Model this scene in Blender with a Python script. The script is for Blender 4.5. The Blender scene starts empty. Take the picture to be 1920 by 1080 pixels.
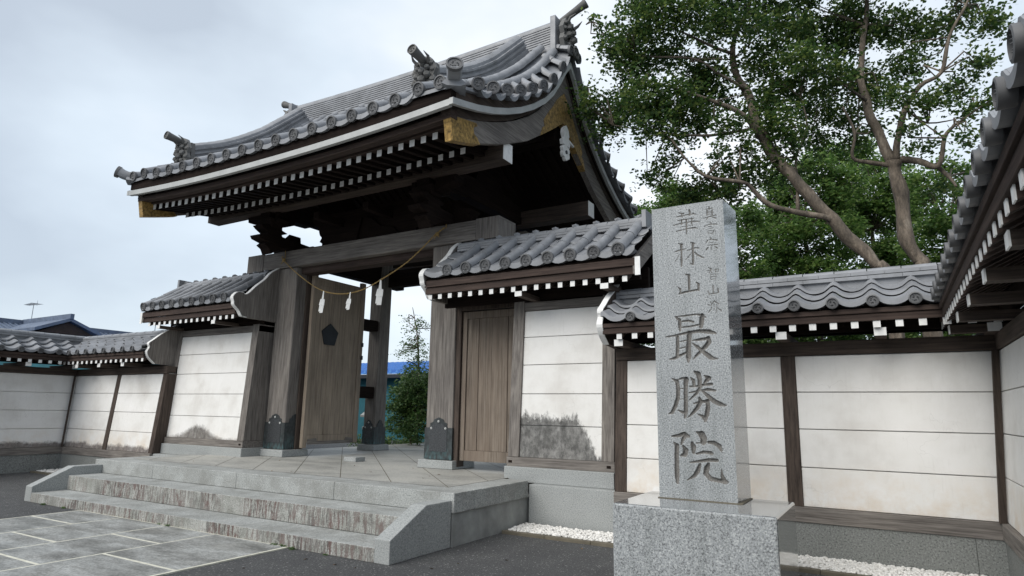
import bpy, bmesh, math, random, json
import numpy as np
from mathutils import Vector, Matrix, noise
random.seed(7)
R_ = math.radians
S = bpy.context.scene
COL = S.collection
# ---------------------------------------------------------------- camera
CAMR = [(0.861531863, 0.507474252, 0.015255579), (-0.084269279, 0.172564995, -0.981386780), (-0.500661101, 0.844210404, 0.191434731)]
cd = bpy.data.cameras.new('camera'); cam = bpy.data.objects.new('camera', cd); COL.objects.link(cam)
rt, dn, fw = [Vector(r) for r in CAMR]
M = Matrix(((rt.x, -dn.x, -fw.x, 0), (rt.y, -dn.y, -fw.y, 0), (rt.z, -dn.z, -fw.z, 1.5), (0, 0, 0, 1)))
cam.matrix_world = M
cd.sensor_width = 36.0; cd.lens = 1184.9536 / 1920 * 36.0
cd.clip_start = 0.05; cd.clip_end = 800
S.camera = cam
# ---------------------------------------------------------------- world: overcast sky
W = bpy.data.worlds.new('World'); S.world = W; W.use_nodes = True
nt = W.node_tree; N = nt.nodes; L = nt.links
for n in list(N): N.remove(n)
out = N.new('ShaderNodeOutputWorld')
sky = N.new('ShaderNodeTexSky'); sky.sky_type = 'NISHITA'; sky.sun_disc = False
SUN_EL, SUN_AZ = R_(58), R_(150)
sky.sun_elevation = SUN_EL; sky.sun_rotation = SUN_AZ; sky.air_density = 1.0; sky.dust_density = 2.0
bg1 = N.new('ShaderNodeBackground'); bg1.inputs['Strength'].default_value = 0.10
L.new(sky.outputs[0], bg1.inputs[0])
tc = N.new('ShaderNodeTexCoord'); mp = N.new('ShaderNodeMapping'); mp.inputs['Scale'].default_value = (1.0, 1.0, 1.9)
L.new(tc.outputs['Generated'], mp.inputs[0])
nz = N.new('ShaderNodeTexNoise'); nz.inputs['Scale'].default_value = 2.0; nz.inputs['Detail'].default_value = 5; nz.inputs['Roughness'].default_value = 0.48
L.new(mp.outputs[0], nz.inputs[0])
# brighter towards one side of the cloud cover (where the veiled sun stands), bluer on the other
vd = N.new('ShaderNodeVectorMath'); vd.operation = 'DOT_PRODUCT'; vd.inputs[1].default_value = Vector((-0.318, 0.865, 0.387)).normalized()
L.new(tc.outputs['Generated'], vd.inputs[0])
m1 = N.new('ShaderNodeMath'); m1.operation = 'MULTIPLY_ADD'; m1.inputs[1].default_value = 1.9; L.new(vd.outputs['Value'], m1.inputs[0])
m2 = N.new('ShaderNodeMath'); m2.operation = 'MULTIPLY_ADD'; m2.inputs[1].default_value = 1.7; m2.inputs[2].default_value = -2.06
L.new(nz.outputs['Fac'], m2.inputs[0]); L.new(m2.outputs[0], m1.inputs[2])
cr = N.new('ShaderNodeValToRGB'); el = cr.color_ramp.elements
el[0].position = 0.05; el[0].color = (0.245, 0.275, 0.310, 1); el[1].position = 0.88; el[1].color = (0.48, 0.49, 0.50, 1)
e = cr.color_ramp.elements.new(0.42); e.color = (0.335, 0.375, 0.41, 1)
L.new(m1.outputs[0], cr.inputs[0])
bg2 = N.new('ShaderNodeBackground'); bg2.inputs['Strength'].default_value = 1.0; L.new(cr.outputs[0], bg2.inputs[0])
mx = N.new('ShaderNodeMixShader'); mx.inputs[0].default_value = 0.88
L.new(bg1.outputs[0], mx.inputs[1]); L.new(bg2.outputs[0], mx.inputs[2]); L.new(mx.outputs[0], out.inputs[0])
# ---------------------------------------------------------------- sun (veiled)
sd = bpy.data.lights.new('sun', 'SUN'); sd.energy = 1.3; sd.angle = R_(50); sd.color = (1.0, 0.96, 0.9)
so = bpy.data.objects.new('sun', sd); COL.objects.link(so)
sdir = Vector((-0.25, -0.80, 0.80)).normalized()          # towards the sun
so.rotation_euler = sdir.to_track_quat('Z', 'Y').to_euler()
S.view_settings.view_transform = 'Standard'; S.view_settings.look = 'None'
S.view_settings.exposure = 1.28; S.view_settings.gamma = 1.0
try:
    S.cycles.use_denoising = True
    S.cycles.max_bounces = 8; S.cycles.diffuse_bounces = 4
except Exception: pass

GLYPHS= [[[-150,2403,10],[-68,2406,18],[55,2414,18],[105,2403,30],[146,2377,10]],[[110,2402,44],[105,2357,56],[95,2296,42]],[[-135,2397,21],[-102,2369,36],[-102,2317,39],[-101,2268,23]],[[-75,2355,21],[-18,2359,25],[27,2344,23]],[[-87,2299,16],[-10,2302,20],[76,2315,20]],[[-240,2215,13],[-151,2224,23],[-48,2243,28],[79,2257,38],[167,2247,47],[225,2229,24]],[[-126,2210,36],[-130,2113,38],[-135,2037,38]],[[-107,2163,10],[-51,2174,16]],[[-115,2100,13],[-53,2113,15]],[[-211,2003,12],[-159,2012,31],[-107,2036,28],[-50,2060,26]],[[-15,2241,55],[-23,2160,48],[-29,2079,55],[-31,2019,58],[-33,1971,20]],[[5,2171,10],[75,2176,30],[150,2185,34]],[[157,2187,44],[163,2152,50],[132,2113,47],[91,2075,35],[39,2027,25],[11,1992,7]],[[4,2149,10],[53,2111,35],[110,2059,44],[167,2013,51],[195,2000,34],[239,1996,4]],[[-191,1821,16],[-146,1795,40],[-138,1720,42],[-143,1645,43],[-169,1571,43],[-201,1511,37],[-232,1498,15]],[[-140,1812,12],[-89,1824,25],[-54,1809,45]],[[-62,1814,55],[-69,1720,42],[-72,1596,42],[-75,1523,47],[-82,1474,29],[-92,1457,7]],[[-145,1532,13],[-110,1517,29],[-81,1503,29]],[[-123,1730,13],[-82,1730,12]],[[-126,1635,10],[-86,1635,10]],[[-18,1828,15],[6,1803,37],[9,1764,35]],[[19,1882,24],[52,1862,54],[63,1817,47],[61,1758,41]],[[106,1846,14],[144,1821,53],[108,1783,29]],[[-27,1747,20],[33,1749,22],[107,1763,29],[170,1767,29]],[[-36,1690,15],[31,1705,20],[76,1714,14],[134,1719,34],[197,1711,24]],[[67,1744,35],[30,1685,30],[-36,1626,15]],[[76,1714,19],[127,1666,39],[174,1622,47],[234,1591,45],[271,1580,29],[295,1581,5]],[[2,1594,15],[72,1612,29],[125,1612,39]],[[53,1646,24],[64,1612,49],[30,1553,41],[-16,1504,29],[-57,1467,10]],[[125,1617,43],[128,1564,45],[115,1501,48],[98,1443,34]],[[37,1495,14],[76,1481,34],[94,1458,39]],[[-208,1295,21],[-144,1305,37],[-95,1322,43],[-58,1300,33]],[[-90,1307,53],[-113,1264,32],[-125,1227,21]],[[-110,1211,26],[-87,1176,53],[-96,1139,53],[-134,1127,21]],[[-198,1245,11],[-167,1214,48],[-173,1120,46],[-175,1015,48],[-175,937,48],[-173,886,27]],[[14,1341,15],[60,1322,68],[77,1286,68],[73,1255,62]],[[-28,1241,32],[-16,1210,53],[-18,1163,37]],[[10,1242,15],[110,1255,10]],[[120,1254,31],[167,1251,41],[212,1224,46],[226,1189,30]],[[6,1149,18],[75,1167,31],[137,1162,35],[152,1155,20]],[[-50,1071,16],[35,1086,29],[114,1100,36],[186,1099,36]],[[34,1057,30],[16,1005,46],[-18,957,37],[-83,915,11]],[[112,1067,31],[95,1030,57],[83,984,51],[122,941,46],[188,930,41],[249,924,45],[269,923,20]],[[221,1027,10],[223,977,30],[239,928,55]],[[-75,3423,12],[-26,3405,17]],[[30,3436,20],[34,3411,23],[31,3385,17]],[[54,3401,8],[85,3385,14]],[[-96,3383,11],[-44,3387,12],[19,3393,12],[65,3389,8]],[[-86,3345,11],[-22,3348,12],[72,3346,10]],[[-128,3303,11],[-53,3313,12],[5,3314,10],[71,3317,15],[124,3308,11]],[[-68,3274,8],[-8,3277,9],[60,3277,9]],[[-104,3240,11],[-26,3247,10],[14,3252,10],[74,3253,17],[104,3241,8]],[[-46,3408,17],[-42,3375,15]],[[-48,3346,18],[-50,3301,15]],[[52,3349,15],[47,3291,14]],[[-2,3345,18],[-2,3280,17],[-6,3200,14]],[[-86,3114,12],[-46,3102,17]],[[-60,3101,26],[-61,2998,18],[-63,2940,26],[-65,2887,17]],[[-126,3036,9],[-97,3043,15],[-62,3051,15],[-16,3054,8]],[[-84,3006,8],[-102,2967,8],[-129,2935,4]],[[29,3112,11],[67,3097,17]],[[51,3102,25],[49,3014,22],[47,2928,25],[45,2893,17],[15,2911,9]],[[-6,3035,10],[37,3045,11],[68,3053,12],[107,3047,15]],[[36,3010,7],[6,2973,9],[-23,2944,4]],[[67,3009,16],[91,2981,20],[126,2959,16],[150,2945,6]],[[-37,2808,9],[2,2794,26],[3,2736,26],[0,2656,22]],[[-109,2689,8],[-84,2666,22],[-85,2640,19],[-94,2624,8]],[[-97,2621,17],[-49,2632,23],[7,2639,20],[72,2647,19]],[[69,2719,14],[88,2700,27],[87,2643,24]],[[218,3437,14],[220,3412,12]],[[190,3419,11],[254,3419,9]],[[196,3406,15],[196,3357,15]],[[245,3403,14],[245,3354,14]],[[198,3396,8],[244,3391,7]],[[200,3381,5],[243,3377,6]],[[199,3366,6],[243,3362,6]],[[161,3332,6],[210,3340,10],[279,3349,10]],[[205,3336,7],[185,3314,7]],[[242,3335,7],[277,3318,15]],[[221,3285,10],[229,3269,12]],[[164,3251,8],[215,3266,10],[284,3259,12]],[[205,3243,7],[237,3244,7]],[[204,3224,7],[241,3224,7]],[[199,3205,7],[198,3179,6]],[[199,3205,7],[254,3200,9]],[[254,3198,12],[239,3176,7]],[[198,3179,6],[244,3175,6]],[[217,3135,11],[223,3120,14]],[[190,3110,14],[180,3092,10]],[[191,3114,5],[241,3115,6],[277,3103,15]],[[207,3083,7],[240,3087,7]],[[188,3062,7],[234,3063,7],[281,3062,12]],[[225,3062,9],[220,3010,9]],[[192,3042,14],[177,3024,14]],[[251,3044,9],[278,3027,14]],[[187,2847,11],[216,2831,12]],[[171,2820,7],[221,2820,7]],[[207,2834,7],[190,2794,8]],[[203,2814,6],[220,2794,7]],[[246,2825,7],[280,2827,9]],[[246,2825,7],[247,2799,7]],[[280,2824,7],[274,2799,7]],[[247,2799,6],[274,2799,6]],[[202,2783,9],[202,2734,9]],[[202,2780,7],[254,2780,9]],[[254,2780,9],[247,2732,9]],[[206,2757,7],[243,2756,6]],[[202,2734,8],[247,2732,7]],[[222,2678,12],[221,2601,11]],[[173,2628,10],[184,2594,12]],[[184,2594,10],[260,2603,10]],[[265,2643,14],[268,2605,12]],[[190,2524,8],[197,2511,11]],[[172,2497,8],[189,2488,11]],[[184,2445,13],[169,2421,6]],[[228,2531,12],[202,2500,7],[194,2445,7]],[[232,2523,12],[270,2495,10]],[[226,2503,7],[221,2443,7]],[[245,2492,7],[247,2461,6],[242,2426,7]],[[254,2456,9],[284,2436,14]]]
LIMBS_A= [[[0.09,11.0,3.59,0.137],[-0.03,11.0,3.8,0.132],[-0.29,11.0,4.19,0.129],[-0.67,11.0,4.77,0.128],[-1.09,11.0,5.41,0.126],[-1.37,11.0,5.88,0.122],[-1.57,11.0,6.33,0.115]],[[-1.57,11.0,6.33,0.103],[-1.7,11.07,7.03,0.095],[-1.86,11.13,7.49,0.085],[-1.99,11.2,7.95,0.075],[-1.95,11.27,8.38,0.062],[-1.68,11.33,8.95,0.049],[-1.48,11.4,9.8,0.038]],[[-1.48,11.0,6.11,0.077],[-1.65,10.8,6.39,0.065],[-1.81,10.6,6.58,0.053],[-2.17,10.4,6.79,0.042],[-2.66,10.2,7.02,0.031],[-3.25,10.0,7.29,0.019]],[[-0.53,11.0,4.53,0.075],[-0.7,10.88,4.65,0.069],[-1.06,10.75,4.73,0.062],[-1.41,10.62,4.86,0.056],[-1.67,10.5,5.17,0.049],[-1.83,10.38,5.26,0.041],[-2.34,10.25,5.41,0.035],[-2.65,10.12,5.75,0.027],[-2.8,10.0,6.03,0.018]],[[-1.04,11.0,4.82,0.036],[-1.04,11.1,5.28,0.032],[-1.04,11.2,5.83,0.027],[-0.84,11.3,6.41,0.021],[-0.92,11.4,7.03,0.017]],[[-1.92,11.0,7.94,0.041],[-2.28,10.73,8.07,0.032],[-2.69,10.47,8.31,0.024],[-3.09,10.2,8.5,0.015]],[[-1.78,11.0,7.22,0.045],[-2.12,10.7,7.42,0.036],[-2.5,10.4,7.69,0.028],[-3.57,10.1,7.95,0.02],[-4.18,9.8,8.62,0.011]],[[-1.69,11.0,6.44,0.039],[-2.33,10.6,6.27,0.03],[-2.96,10.2,6.29,0.02],[-3.79,9.8,6.47,0.01]],[[-0.84,11.0,5.07,0.035],[-1.17,11.25,5.54,0.031],[-1.34,11.5,6.06,0.026],[-1.5,11.75,7.13,0.021],[-1.28,12.0,8.29,0.014]]]
LIMBS_B= [[[0.62,12.0,3.73,0.163],[0.57,12.0,4.04,0.159],[0.44,12.0,4.47,0.154],[0.43,12.0,5.21,0.149],[0.41,12.0,5.78,0.143]],[[0.38,12.0,5.75,0.121],[0.2,12.06,6.4,0.107],[0.1,12.12,6.91,0.092],[0.03,12.18,7.58,0.075],[0.18,12.24,8.56,0.056],[0.34,12.3,9.71,0.038]],[[0.44,12.0,5.79,0.075],[0.46,12.0,6.13,0.068],[0.62,12.0,6.59,0.06],[0.88,12.0,7.03,0.052],[1.21,12.0,7.21,0.043],[1.37,12.0,7.8,0.036],[1.66,12.0,8.31,0.028],[1.83,12.0,8.74,0.021]],[[0.37,12.0,5.7,0.057],[0.04,11.9,5.78,0.049],[-0.2,11.8,5.88,0.04],[-0.14,11.7,6.28,0.029],[-0.28,11.6,6.76,0.02]],[[0.51,12.0,5.8,0.083],[0.75,11.93,5.69,0.069],[1.01,11.85,5.53,0.055],[1.11,11.77,5.95,0.043],[1.26,11.7,6.11,0.031]],[[0.98,12.0,5.61,0.054],[1.13,11.9,5.34,0.036],[1.19,11.8,5.12,0.02]],[[0.09,12.0,6.95,0.036],[-0.33,11.75,7.35,0.025],[-0.71,11.5,7.64,0.013]],[[0.66,12.0,6.66,0.026],[0.94,12.1,6.39,0.017],[1.47,12.2,6.41,0.007]]]
CROWN_A= [[-4.0,9.44,8.41,0.1],[-3.94,9.86,8.37,0.15],[-3.75,9.76,7.93,0.24],[-3.5,10.19,8.3,0.45],[-3.56,10.19,7.78,0.45],[-2.98,9.84,8.36,0.46],[-2.48,10.08,8.49,0.41],[-3.06,10.71,8.13,0.4],[-2.85,10.18,6.86,0.46],[-3.28,9.89,6.88,0.45],[-3.92,10.43,7.08,0.41],[-4.23,9.61,7.2,0.12],[-4.42,9.96,6.99,0.15],[-4.12,9.68,6.9,0.24],[-4.0,9.96,6.53,0.28],[-3.14,9.88,6.35,0.33],[-2.71,10.7,6.7,0.42],[-2.41,11.13,7.29,0.47],[-2.35,10.76,7.68,0.28],[-2.24,11.05,8.61,0.38],[-2.03,11.08,9.11,0.42],[-1.62,10.66,8.19,0.35],[-1.49,11.36,7.79,0.44],[-1.51,11.19,6.93,0.35],[-1.28,10.9,6.4,0.33],[-1.95,10.49,6.33,0.26],[-2.61,11.01,7.61,0.36],[-3.07,10.32,5.72,0.21],[-3.39,10.42,5.71,0.14],[-2.49,11.14,5.54,0.37],[-2.03,11.22,5.74,0.27],[-2.84,10.99,5.4,0.27],[-1.55,10.99,5.62,0.29],[-1.1,11.4,8.34,0.43],[-0.85,11.04,7.45,0.4],[-1.18,11.54,7.27,0.39],[-1.35,11.48,8.96,0.4],[-2.17,10.43,5.87,0.16],[-1.75,10.74,6.0,0.21],[-2.86,10.14,6.05,0.17],[-3.27,10.79,5.61,0.14],[-1.1,11.04,6.12,0.29],[-2.95,10.5,9.64,0.49],[-2.01,10.66,9.5,0.5],[-1.17,11.11,9.48,0.48],[-2.15,10.79,5.22,0.31],[-3.39,9.93,8.88,0.3],[-1.16,11.19,5.61,0.21]]
CROWN_B= [[-0.71,12.33,8.86,0.4],[-0.39,12.85,8.71,0.45],[0.16,12.49,8.56,0.42],[0.69,12.89,8.73,0.41],[1.16,12.77,8.4,0.35],[1.68,12.99,8.68,0.29],[2.04,12.47,8.15,0.28],[-0.41,11.66,7.33,0.37],[-0.0,12.78,7.77,0.43],[-0.77,12.94,7.49,0.37],[-0.33,12.85,7.11,0.35],[0.3,12.31,7.14,0.28],[0.77,12.54,7.76,0.35],[0.99,11.74,6.65,0.25],[1.44,12.73,7.2,0.25],[1.76,12.32,7.36,0.24],[1.51,11.86,6.39,0.18],[1.33,11.5,5.87,0.17],[-0.9,12.77,6.77,0.32],[-0.19,12.98,6.65,0.26],[0.61,11.54,6.14,0.16],[1.11,12.68,5.46,0.18],[0.87,12.06,6.01,0.16],[-0.3,11.64,9.4,0.46],[0.48,11.87,9.26,0.43],[1.33,12.63,9.45,0.39],[2.02,12.8,9.09,0.36],[1.81,11.47,6.37,0.19],[0.17,12.38,6.59,0.15],[0.58,11.47,6.68,0.22],[-0.07,12.55,9.12,0.39],[-0.83,11.93,9.23,0.36]]
CROWN_BG= [[[-6.6,19.17,7.98,0.38],[-7.05,20.5,8.11,0.42],[-6.47,19.06,7.08,0.32],[-6.86,20.2,6.72,0.26],[-6.72,19.96,5.97,0.43],[-7.04,19.46,5.48,0.25],[-7.26,20.4,5.36,0.39],[-6.83,19.99,4.54,0.43],[-7.01,20.23,4.05,0.32],[-6.51,20.84,8.44,0.32],[-6.44,19.51,7.37,0.36],[-6.14,19.02,6.51,0.47],[-6.43,19.6,6.25,0.37],[-6.59,20.36,6.04,0.43],[-6.36,19.41,5.22,0.33],[-6.12,19.34,4.54,0.29],[-6.97,20.81,4.08,0.3],[-5.86,20.32,8.95,0.43],[-5.91,19.88,8.31,0.31],[-6.0,20.78,7.83,0.51],[-5.9,19.65,6.83,0.42],[-5.81,20.33,6.75,0.31],[-5.88,19.4,5.91,0.25],[-5.91,19.86,5.57,0.4],[-6.22,20.61,4.94,0.38],[-6.09,20.83,4.67,0.28],[-6.12,20.76,3.98,0.29],[-5.1,19.77,8.27,0.4],[-5.63,20.17,8.23,0.52],[-5.21,19.63,7.44,0.46],[-5.33,19.27,6.83,0.42],[-5.58,19.99,6.45,0.47],[-5.77,20.67,5.88,0.29],[-5.79,20.7,5.62,0.25],[-5.68,20.42,5.04,0.27],[-5.58,20.9,4.44,0.42],[-5.37,19.55,3.98,0.22],[-4.51,19.34,7.73,0.38],[-4.78,19.9,7.28,0.5],[-4.8,19.55,6.61,0.46],[-4.73,19.43,5.96,0.46],[-4.85,19.83,5.52,0.46],[-4.93,20.25,5.1,0.38],[-5.07,19.99,4.6,0.39],[-4.89,19.63,3.99,0.45],[-5.29,20.68,3.62,0.39]],[[-4.19,17.78,6.93,0.2],[-4.02,16.27,5.78,0.31],[-3.79,16.48,5.59,0.21],[-4.36,17.45,5.16,0.25],[-4.13,16.52,4.65,0.28],[-3.84,16.19,4.07,0.39],[-4.39,17.66,3.91,0.23],[-4.1,16.84,3.39,0.22],[-3.77,17.58,6.89,0.37],[-3.41,16.25,5.96,0.19],[-3.56,16.81,5.81,0.28],[-3.64,17.37,5.38,0.32],[-3.43,16.04,4.44,0.27],[-3.75,16.4,4.12,0.36],[-3.78,17.36,3.94,0.39],[-3.81,17.82,3.34,0.37],[-3.48,17.94,7.04,0.29],[-3.03,16.23,5.93,0.17],[-3.47,17.01,5.57,0.22],[-3.3,17.52,5.42,0.21],[-3.26,17.01,4.67,0.33],[-3.45,17.37,4.17,0.2],[-3.25,16.38,3.83,0.32],[-3.23,16.14,3.21,0.28],[-2.64,16.21,6.43,0.35],[-2.79,16.07,5.79,0.21],[-3.0,17.1,5.6,0.18],[-3.0,17.03,5.1,0.35],[-3.06,17.14,4.59,0.19],[-2.96,16.29,3.94,0.36],[-2.96,16.37,3.8,0.26],[-2.85,16.41,3.24,0.23],[-2.81,17.68,6.96,0.18],[-2.84,17.98,6.67,0.26],[-2.69,17.85,6.35,0.34],[-2.5,16.19,5.51,0.2],[-2.54,16.12,5.04,0.25],[-2.95,17.9,5.03,0.32],[-2.69,16.92,4.19,0.3],[-2.92,17.53,3.81,0.35],[-2.77,16.65,3.32,0.36]],[[-2.49,19.61,8.35,0.34],[-2.45,19.67,7.81,0.24],[-2.47,19.78,7.48,0.24],[-2.6,19.92,7.23,0.42],[-2.49,19.28,6.2,0.34],[-2.53,19.05,5.79,0.42],[-2.76,19.42,5.2,0.37],[-2.58,19.6,4.82,0.4],[-2.56,18.84,4.04,0.36],[-2.57,18.84,3.8,0.26],[-1.98,18.29,8.06,0.23],[-2.13,19.48,7.96,0.35],[-2.28,19.98,7.58,0.44],[-2.11,18.75,6.57,0.41],[-2.12,18.34,6.1,0.23],[-2.36,18.41,5.86,0.26],[-2.38,18.85,5.35,0.31],[-2.1,18.58,4.9,0.4],[-2.33,19.94,4.79,0.33],[-2.45,18.12,3.76,0.21],[-2.49,18.62,3.5,0.31],[-1.6,18.23,8.23,0.25],[-1.68,19.3,8.18,0.25],[-1.87,19.55,7.91,0.24],[-1.85,18.36,6.93,0.26],[-1.63,18.12,6.49,0.38],[-2.01,18.92,5.9,0.28],[-1.71,19.17,5.65,0.3],[-1.91,19.82,5.15,0.41],[-1.81,18.07,4.42,0.3],[-2.0,18.22,4.04,0.29],[-1.96,18.37,3.51,0.27],[-1.18,18.43,8.32,0.39],[-1.23,18.47,7.85,0.2],[-1.32,19.43,7.47,0.26],[-1.38,19.19,6.99,0.31],[-1.32,18.45,6.39,0.22],[-1.31,18.37,5.61,0.17],[-1.58,18.56,5.44,0.31],[-1.48,18.35,5.12,0.19],[-1.62,19.52,4.66,0.26],[-1.69,18.62,4.16,0.33],[-1.82,19.1,3.77,0.35],[-0.98,19.63,9.04,0.37],[-0.91,18.96,8.08,0.24],[-0.89,18.52,7.46,0.26],[-1.24,19.77,7.45,0.2],[-1.08,19.83,7.16,0.34],[-0.96,18.68,6.52,0.21],[-1.28,19.09,6.09,0.33],[-1.29,19.91,5.79,0.26],[-1.24,18.97,5.09,0.32],[-1.06,18.44,4.28,0.35],[-1.1,18.1,3.99,0.22],[-1.2,19.9,3.61,0.23],[-0.68,19.6,8.85,0.22],[-0.54,18.77,7.97,0.35],[-0.82,19.06,7.55,0.36],[-0.9,19.03,7.19,0.29],[-0.58,18.55,6.49,0.33],[-0.82,19.98,6.46,0.19],[-0.76,19.32,5.87,0.19],[-0.96,18.48,5.27,0.3],[-0.94,18.02,4.79,0.27],[-0.96,18.95,4.57,0.37],[-0.95,18.74,4.0,0.31],[-0.88,19.59,3.64,0.35]],[[-0.47,21.13,9.17,0.23],[-0.68,21.81,8.69,0.32],[-0.38,20.2,7.77,0.3],[-0.52,21.58,7.86,0.39],[-0.52,20.25,6.86,0.24],[-0.88,21.08,6.42,0.3],[-0.77,21.9,5.83,0.26],[-0.81,20.0,4.9,0.19],[-0.94,20.49,4.55,0.3],[-0.73,20.6,4.22,0.25],[-0.97,20.65,3.8,0.34],[-0.13,20.13,9.17,0.39],[-0.07,21.79,9.31,0.28],[-0.3,21.63,8.5,0.3],[-0.03,20.79,7.71,0.22],[-0.34,20.71,7.33,0.3],[-0.36,21.17,6.98,0.34],[-0.44,20.09,6.17,0.24],[-0.35,20.06,5.58,0.24],[-0.6,21.8,5.55,0.21],[-0.38,20.62,4.78,0.26],[-0.47,21.0,4.31,0.23],[-0.72,21.87,3.9,0.2],[0.27,21.95,9.19,0.38],[0.11,20.95,8.48,0.18],[0.19,20.41,7.62,0.35],[0.14,20.59,7.46,0.25],[0.12,21.85,7.3,0.27],[0.11,21.79,6.51,0.33],[0.06,20.39,5.76,0.29],[-0.06,21.68,5.82,0.35],[-0.12,20.71,4.86,0.36],[0.01,20.94,4.49,0.22],[-0.28,20.34,4.06,0.32],[-0.06,21.76,3.83,0.29],[0.81,21.99,9.29,0.31],[0.46,20.4,8.15,0.39],[0.58,21.26,8.08,0.36],[0.63,20.38,7.31,0.29],[0.33,21.76,7.04,0.2],[0.26,20.1,6.11,0.37],[0.28,20.21,5.72,0.32],[0.35,21.45,5.46,0.18],[0.28,20.63,5.1,0.25],[0.13,21.8,4.67,0.24],[0.14,21.74,4.11,0.19],[0.02,21.43,3.46,0.31],[0.93,20.27,8.06,0.32],[1.04,21.39,7.87,0.36],[0.82,21.88,7.64,0.39],[0.78,20.89,6.91,0.36],[0.54,20.16,6.21,0.35],[0.69,20.45,5.73,0.23],[0.48,20.61,5.48,0.26],[0.58,21.42,5.15,0.33],[0.45,20.39,4.44,0.25],[0.34,20.36,3.85,0.37],[0.59,20.47,3.5,0.33]],[[1.12,17.73,7.22,0.26],[1.04,18.15,6.9,0.2],[1.06,18.88,6.58,0.27],[1.1,18.54,6.07,0.24],[0.75,18.25,5.57,0.2],[0.96,18.24,5.3,0.19],[0.73,17.82,4.73,0.24],[0.88,17.83,4.19,0.14],[0.8,17.55,3.92,0.3],[0.63,18.66,3.62,0.27],[0.74,18.76,3.17,0.24],[1.33,17.76,7.0,0.17],[1.26,18.82,6.95,0.19],[1.27,17.08,5.98,0.27],[1.19,17.27,5.84,0.23],[1.05,18.01,5.53,0.27],[1.25,17.62,5.11,0.16],[1.11,17.72,4.76,0.21],[1.26,18.95,4.7,0.31],[1.02,17.3,3.85,0.17],[0.94,17.38,3.73,0.19],[0.97,17.46,3.28,0.23],[1.65,18.36,7.68,0.27],[1.68,17.47,6.91,0.2],[1.42,17.0,6.19,0.14],[1.63,18.09,6.05,0.16],[1.59,17.79,5.83,0.18],[1.33,17.48,5.22,0.18],[1.32,17.99,5.03,0.31],[1.49,18.3,4.57,0.18],[1.29,18.1,4.08,0.3],[1.28,18.25,3.59,0.24],[1.27,18.12,3.35,0.15],[2.01,18.66,7.04,0.22],[2.09,18.94,6.84,0.28],[1.78,17.67,6.2,0.23],[1.71,17.69,5.87,0.21],[1.83,18.77,5.53,0.26],[1.62,17.63,4.99,0.14],[1.7,18.43,4.73,0.14],[1.62,18.39,4.35,0.3],[1.58,18.37,3.91,0.16],[1.6,18.93,3.39,0.27],[2.22,18.65,7.59,0.3],[2.12,17.32,6.66,0.14],[2.05,18.24,6.69,0.16],[1.92,17.98,6.13,0.21],[1.91,18.13,5.65,0.18],[1.99,17.74,5.25,0.16],[1.94,17.57,4.8,0.19],[1.86,18.5,4.55,0.2],[1.73,18.07,4.21,0.24],[1.82,17.47,3.48,0.17],[1.83,17.5,3.27,0.24],[2.31,17.65,6.73,0.14],[2.29,17.36,6.41,0.19],[2.36,18.03,6.16,0.16],[2.22,17.25,5.63,0.23],[2.06,17.13,5.23,0.19],[2.15,17.14,4.82,0.21],[1.98,17.2,4.51,0.18],[2.2,18.41,4.48,0.22],[2.03,17.23,3.84,0.16],[2.03,17.9,3.5,0.22],[2.18,18.54,3.39,0.21]]]
CROWN_G= [[-12.33,15.04,3.55,0.29],[-11.81,14.61,3.09,0.32],[-12.26,14.93,2.73,0.32],[-12.05,15.06,2.58,0.4],[-12.13,14.62,3.26,0.2],[-12.69,15.09,4.23,0.13],[-12.57,15.11,3.89,0.19],[-12.37,14.65,3.43,0.14],[-12.16,15.1,4.04,0.25],[-12.84,14.97,3.15,0.13]]
BUSH= [[-10.8,13.9,2.3,0.25],[-11.35,13.6,2.5,0.16],[-11.66,13.91,1.98,0.38],[-11.13,13.71,2.05,0.4],[-11.0,13.92,1.62,0.54],[-11.57,13.94,1.47,0.47],[-11.59,13.51,1.61,0.3],[-10.93,13.54,1.06,0.45],[-11.8,13.91,1.1,0.34],[-11.63,14.08,2.21,0.27]]
# [-12.421  15.      4.618] [-11.781  15.      2.254] [-11.498  13.8     0.757] [-4.207  9.6    7.038]

# ================================================================ materials
def newmat(name):
    m = bpy.data.materials.new(name); m.use_nodes = True
    nt = m.node_tree
    for n in list(nt.nodes): nt.nodes.remove(n)
    o = nt.nodes.new('ShaderNodeOutputMaterial'); b = nt.nodes.new('ShaderNodeBsdfPrincipled')
    nt.links.new(b.outputs[0], o.inputs[0])
    g = nt.nodes.new('ShaderNodeNewGeometry')
    return m, nt, b, g.outputs['Position']
def nd(nt, t, **kw):
    n = nt.nodes.new('ShaderNode' + t)
    for k, v in kw.items(): setattr(n, k, v)
    return n
def noise_(nt, vec, scale, detail=4, rough=0.55, sc=None, typ='TexNoise'):
    if sc:
        mp = nd(nt, 'Mapping'); mp.inputs['Scale'].default_value = sc; nt.links.new(vec, mp.inputs[0]); vec = mp.outputs[0]
    n = nd(nt, 'TexNoise'); n.inputs['Scale'].default_value = scale; n.inputs['Detail'].default_value = detail
    n.inputs['Roughness'].default_value = rough; nt.links.new(vec, n.inputs['Vector']); return n.outputs['Fac']
def ramp(nt, fac, stops, interp='LINEAR'):
    r = nd(nt, 'ValToRGB'); r.color_ramp.interpolation = interp; e = r.color_ramp.elements
    e[0].position, e[0].color = stops[0][0], (*stops[0][1], 1); e[1].position, e[1].color = stops[-1][0], (*stops[-1][1], 1)
    for p, c in stops[1:-1]:
        x = e.new(p); x.color = (*c, 1)
    nt.links.new(fac, r.inputs[0]); return r.outputs[0]
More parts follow.
